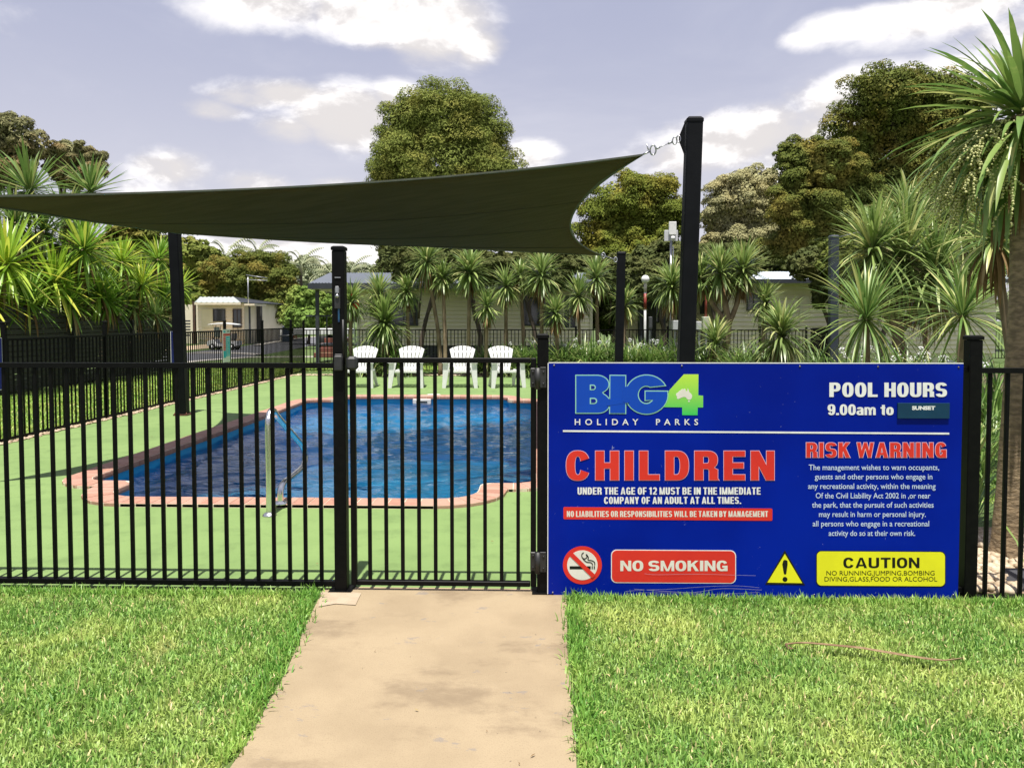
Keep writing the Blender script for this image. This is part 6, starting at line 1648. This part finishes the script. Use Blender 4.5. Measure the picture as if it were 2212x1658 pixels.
MB().box((xl + (ux(437) + ux(461)) / 2, YE - .065, (zz_(667) + zz_(708)) / 2), (ux(461) - ux(437), .04, zz_(667) - zz_(708))).build('panel', mat('pale_panel', (.70, .66, .46), .6, col2=(.64, .60, .42), scale=1), c4)
ea, eb = P(420, 653, YE - .5), P(520, 653, YE - .5); ra_, rb_ = P(432, 641, YE + 3), P(505, 641, YE + 3)
corrugated(c4, (ea, eb, rb_, ra_), ROOFK, pitch=.3, amp=.02); ec = P(530, 655, YE + 2)
MB().add([eb, (eb.x + .6, YE + 6, eb.z), rb_], [(0, 1, 2)]).build('hip', FASC, c4)
MB().box(((ea.x + eb.x) / 2, YE - .5, ea.z - .07), (eb.x - ea.x, .06, .12)).build('gutter', CREAMT, c4)
pa = P(547, 662, YE + .5); MB().box(((xr + pa.x) / 2 + .1, YE + .8, pa.z + .1), (pa.x - xr + .4, 1.8, .10)).build('porch_roof', CREAMT, c4)
MB().box((pa.x - .1, YE + .2, pa.z / 2), (.09, .09, pa.z)).build('porch_post', FASC, c4)
MB().box(((xr + pa.x) / 2, YE + 1.9, 1.1), (pa.x - xr, .06, 2.1)).build('porch_screen', DARKGREY, c4)
MB().box((xl - .25, YE + .1, 1.2), (.14, .14, 2.4)).build('porch_post', mat('brown_frame', (.08, .04, .025), .5), c4)
for k in range(6): MB().box((xl - .85, YE - .1, .5 + k * .16), (.9, .04, .09)).build('screen_slat', DARKGREY, c4)
tva = P(566, 700, YE - 2); ta = thing('tv_antenna', 'tall television antenna on the roof edge of the small cream cabin', 'antenna', (P(520, 650, YE).x + .35, YE + .2, 0))
MB().tube([(0, 0, zt_ - .2), (0, 0, P(520, 598, YE).z)], .03, 6).build('mast', GALV, ta)
for k, z in enumerate((.0, .25)): MB().tube([(-.1, 0, P(520, 603, YE).z + z), (1.1, 0, P(520, 606, YE).z + z * .6)], .02, 5).build('boom', GALV, ta)
for k in range(5): MB().tube([(.1 + k * .22, -.35, P(520, 604, YE).z), (.1 + k * .22, .35, P(520, 604, YE).z)], .012, 5).build('element', GALV, ta)

# golf cart
kx = P(486, 750, 34.5); ka = P(455, 750, 34.5).x; kb = P(517, 750, 34.5).x; sc = (kb - ka) / 2.0
gc = thing('golf_cart', 'white golf cart with flat canopy parked beyond the side fence', 'golf cart', ((ka + kb) / 2, 34.5, 0))
TYRE = mat('tyre', (.012, .012, .012), .8, col2=(.02, .02, .02), scale=20)
def S(*v): return tuple(x * sc for x in v)
def sbox(c, d, bev=0): return MB().box(S(*c), S(*d), bev=bev * sc)
mb = MB(); mb.prism([(-1.0, .30), (-1.02, .52), (-.95, .66), (-.62, .72), (-.42, .40), (.30, .40), (.32, .60), (.95, .62), (1.0, .34), (.9, .26), (-.9, .26)], -.5, .5, lambda u, v, w: S(u, w, v)); mb.build('body', WHITE, gc)
sbox((.42, 0, .70), (.42, .95, .12), .02).build('seat', mat('beige_seat', (.35, .32, .28), .6, col2=(.3, .27, .24), scale=9), gc); sbox((.64, 0, .95), (.08, .95, .38), .02).build('seat_back', mat('beige_seat', (.35, .32, .28), .6), gc)
for y in (-.42, .42):
    MB().tube([S(-.62, y, .70), S(-.42, y, 1.70)], .02 * sc, 6).build('canopy_post', DKPL, gc); MB().tube([S(.85, y, .60), S(.72, y, 1.70)], .02 * sc, 6).build('canopy_post', DKPL, gc)
vs = []
for k in range(9):
    u = -1.05 + 2.1 * k / 8; z = 1.74 + .09 * math.cos((k - 4) / 4 * 1.5)
    for (y, dz) in ((-.55, -.03), (0, .03), (.55, -.03), (0, -.05)): vs.append(S(u, y, z + dz))
MB().add(vs, [(3, 2, 1, 0), (32, 33, 34, 35)] + [(k * 4 + j, k * 4 + (j + 1) % 4, k * 4 + 4 + (j + 1) % 4, k * 4 + 4 + j) for k in range(8) for j in range(4)], True).build('canopy', WHITE, gc)
sbox((-.55, 0, 1.22), (.02, .9, .7)).build('windscreen', mat('perspex', (.25, .27, .28), .1, col2=(.3, .32, .33), scale=2), gc)
MB().tube([S(-.45, -.2, .75), S(-.25, -.2, .95)], .02 * sc, 6).build('steering_column', DKPL, gc)
for x in (-.66, .66):
    for y in (-.48, .48):
        w = MB().lathe(S(x, y, .22), [(.10 * sc, -.09 * sc), (.20 * sc, -.09 * sc), (.225 * sc, -.05 * sc), (.225 * sc, .05 * sc), (.20 * sc, .09 * sc), (.10 * sc, .09 * sc)], 16, axis='y').build('wheel', TYRE, gc)
        MB().lathe(S(x, y, .22), [(.11 * sc, -.095 * sc), (.11 * sc, .095 * sc)], 12, axis='y').build('hub', WHITE, w)
for y in (-.3, .3): MB().lathe(S(-1.0, y, .52), [(.06 * sc, -.02 * sc), (.05 * sc, .02 * sc)], 10, axis='x').build('headlight', mat('headlight_glass', (.6, .6, .62), .1), gc)

# road, kerbs, paths beyond the fence
ASPH = mat('asphalt', (.085, .088, .10), .85, col2=(.12, .12, .13), scale=6, bump=.4, bscale=60)
KERB = mat('pale_concrete', (.55, .52, .46), .8, col2=(.46, .42, .36), scale=6, bump=.3, bscale=40)
SAND = mat('sandy_gravel', (.50, .38, .25), .9, col2=(.42, .32, .20), scale=6, bump=.5, bscale=40)
def gpoly(name, pts, z, m): link(name, fill_sheet(name, [(G(*p).x, G(*p).y) for p in pts], [], z, m), kind='structure')
gpoly('road', [(300, 786), (399, 784), (478, 775.5), (556, 768.5), (640, 753), (700, 741), (730, 738), (760, 727), (700, 727), (620, 732), (556, 742), (500, 752), (440, 757), (399, 762), (300, 764)], .004, ASPH)
gpoly('sandy_verge', [(280, 760), (399, 757), (440, 753), (500, 747.5), (570, 736.5), (620, 729), (560, 728), (500, 736), (440, 744), (399, 748), (280, 752)], .008, SAND)
def kerb_line(pts, w, h, name='kerb'):
    q_ = [G(*p) for p in pts]; mb = MB(); vs = []
    for i, p in enumerate(q_):
        t = (q_[min(i + 1, len(q_) - 1)] - q_[max(i - 1, 0)]).normalized(); n_ = Vector((-t.y, t.x, 0)) * w / 2
        vs += [p + n_, p - n_, p - n_ + Vector((0, 0, h)), p + n_ + Vector((0, 0, h))]
    mb.add(vs, [(i * 4 + k, i * 4 + (k + 1) % 4, i * 4 + 4 + (k + 1) % 4, i * 4 + 4 + k) for i in range(len(q_) - 1) for k in range(4)]); mb.build(name, KERB, kind='structure')
kerb_line([(250, 766), (399, 764.5), (440, 763.2), (478, 763), (520, 764.6), (560, 767)], .35, .05)
kerb_line([(556, 747), (600, 739), (650, 731), (700, 727)], .4, .06)
kerb_line([(380, 786), (430, 780.5), (478, 776.5), (540, 772.5), (600, 771.6), (727, 771)], .38, .03, 'footpath')
# red-brown planter box and timber steps at the veranda
PL_ = mat('red_brown_timber', (.17, .052, .035), .7, col2=(.12, .038, .026), scale=5, bump=.4, bscale=30, stretch=(.3, 1, 1), obj_rand=.5, col3=(.24, .09, .06))
pb_ = G(677, 772); pt = thing('timber_planter', 'red-brown timber sleeper steps in front of the veranda, left of the latch post', 'steps', (pb_.x, pb_.y, 0))
wp = P(742, 770, pb_.y).x - pb_.x
for k in range(4):
    MB().box((wp / 2 + .04 * k, .1 + .18 * k, .09 + .175 * k), (wp - .08 * k, .2, .165), bev=.008).build('sleeper', PL_, pt)
for k in range(4): MB().box((.05 + .09 * k, .2 + .3 * k, .09 + .17 * k), (.08, .3, .16)).build('side_board', PL_, pt)
# red paling fence in the distance: every paling a part
RP_ = mat('red_paling', (.22, .035, .030), .7, col2=(.16, .028, .025), scale=6, obj_rand=.4, col3=(.28, .06, .05))
Yr = 52; rf = thing('paling_fence', 'low dark red paling fence beyond the road under the dome-shaped tree', 'fence'); x = P(560, 700, Yr).x; x1_ = P(640, 700, Yr).x
pm = MB().box((0, 0, .62), (.13, .03, 1.24)).mesh('paling', RP_)
while x < x1_: link('paling', pm, rf, loc=(x, Yr, 0)); x += .16
for z in (.35, 1.0): MB().box(((P(560, 700, Yr).x + x1_) / 2, Yr + .04, z), (x1_ - P(560, 700, Yr).x, .04, .08)).build('rail', RP_, rf)
# poles, bollards and a bin
def pole(label, px, py0, py1, Y, r, m, cross=None, name='pole'):
    a = P(px, py0, Y); t = thing(name, label, name.replace('_', ' '), (a.x, Y, 0)); MB().tube([(0, 0, 0), (0, 0, a.z)], r, 8).build('shaft', m, t)
    if cross: MB().box((0, 0, a.z), (cross, .12, .07)).build('cross_arm', m, t)
    return t
pole('thin grey light pole with short cross-arm right of the dome-shaped tree', 631, 604, 740, 50, .06, GALV, cross=1.0, name='light_pole')
pole('thin pale pole in front of the red paling fence', 569, 664, 745, 46, .05, GALV, name='flag_pole')
pole('short white bollard at the road edge', 607, 712, 738, 46, .09, WHITE, name='bollard')
pole('pale timber bollard right of the small cabin', 548, 693, 720, 44, .12, mat('pale_timber', (.45, .48, .40), .7, col2=(.38, .4, .33), scale=8), name='bollard')
bn = P(620, 737, 46); bt = thing('rubbish_bin', 'dark blue wheelie bin at the road edge', 'bin', (bn.x, 46, 0)); MB().box((0, 0, .46), (.42, .5, .88), bev=.03).build('tub', mat('dark_blue_plastic', (.02, .035, .07), .5, col2=(.025, .045, .085), scale=6), bt); MB().box((0, 0, .93), (.46, .55, .06), bev=.02).build('lid', mat('dark_blue_plastic', (.02, .035, .07), .5), bt)
# low white caravan drawbar / trailer rail behind the steps
tr = P(700, 705, 36); tl_ = thing('white_trailer', 'low white trailer parked beyond the timber steps', 'trailer', (tr.x, 36, 0))
MB().box((0, 0, .82), (2.6, 1.2, .28), bev=.02).build('tray', WHITE, tl_); MB().tube([(-1.3, 0, .66), (-2.2, 0, .6)], .04, 6).build('drawbar', GALV, tl_)
for y in (-.6, .6): MB().lathe((.1, y, .33), [(.12, -.08), (.31, -.08), (.33, 0), (.31, .08), (.12, .08)], 16, axis='y').build('wheel', TYRE, tl_)
# orange-red bloom in the first cabbage palm
ob = P(768, 660, 18.75); of = thing('orange_marker', 'orange-red round marker among the leaves right of the latch post', 'marker', (ob.x, 18.75, 0))
ORG = mat('orange_red', (.62, .10, .03), .5, col2=(.52, .08, .025), scale=20)
MB().lathe((0, 0, ob.z), [(.005, -.09), (.07, -.06), (.095, 0), (.07, .06), (.005, .09)], 14).build('disc', ORG, of); MB().lathe((-.10, 0, P(763, 636, 18.75).z), [(.005, -.06), (.05, 0), (.005, .06)], 10).build('disc', ORG, of)
MB().tube([(-.04, .02, 0), (-.04, .02, ob.z + .2)], .010, 6).build('stake', GALV, of)
# dark edging block on the pebbles, no lamp in it, dead leaf on the lawn
dk = G(2195, 1283); blk = MB(); blk.prism([(0, 0), (.05, .055), (.30, .06), (.30, 0)], 0, .22, lambda u, v, w: (2.55 + u, 4.00 + w, v)); tag(blk.build('edging_block', mat('dark_slate', (.05, .05, .055), .7, col2=(.035, .035, .04), scale=12), None), 'dark wedge-shaped block on the cream pebbles at the right edge', 'block')
DEAD = mat('dead_frond', (.27, .19, .10), .6, col2=(.17, .10, .05), scale=30, stretch=(1, 1, 1), bump=.3, bscale=60)
pts = [(1697, 1391), (1720, 1388), (1745, 1388), (1800, 1393), (1860, 1399), (1930, 1411), (2000, 1422), (2040, 1426), (2080, 1421)]
hz = [.022, .040, .046, .050, .050, .048, .044, .040, .036]; wd = [.009, .007, .011, .013, .015, .017, .014, .007, .002]
dl_ = thing('dead_leaf', 'long dry brown palm leaf lying on the lawn below the sign', 'dead leaf', tuple(G(1860, 1399)))
O = G(1860, 1399); vs = []
for (px, py), h, w in zip(pts, hz, wd):
    p = G(px, py, h) - O; w *= 1.7
    vs += [p + Vector((0, w / 2, .002)), p + Vector((0, 0, -.003)), p + Vector((0, -w / 2, .003)), p + Vector((0, 0, .004))]
MB().add(vs, [(i * 4 + k, i * 4 + (k + 1) % 4, i * 4 + 4 + (k + 1) % 4, i * 4 + 4 + k) for i in range(len(pts) - 1) for k in range(4)]).build('blade', DEAD, dl_)
p0 = G(1697, 1391, .02) - O
MB().add([p0, p0 + Vector((.012, -.03, .0)), p0 + Vector((.024, -.052, .004)), p0 + Vector((-.006, -.05, .002)), p0 + Vector((-.012, -.02, .012))], [(0, 1, 2, 3, 4)]).build('leaf_base', mat('dark_dead_leaf', (.16, .08, .04), .7, col2=(.1, .05, .03), scale=40), dl_)
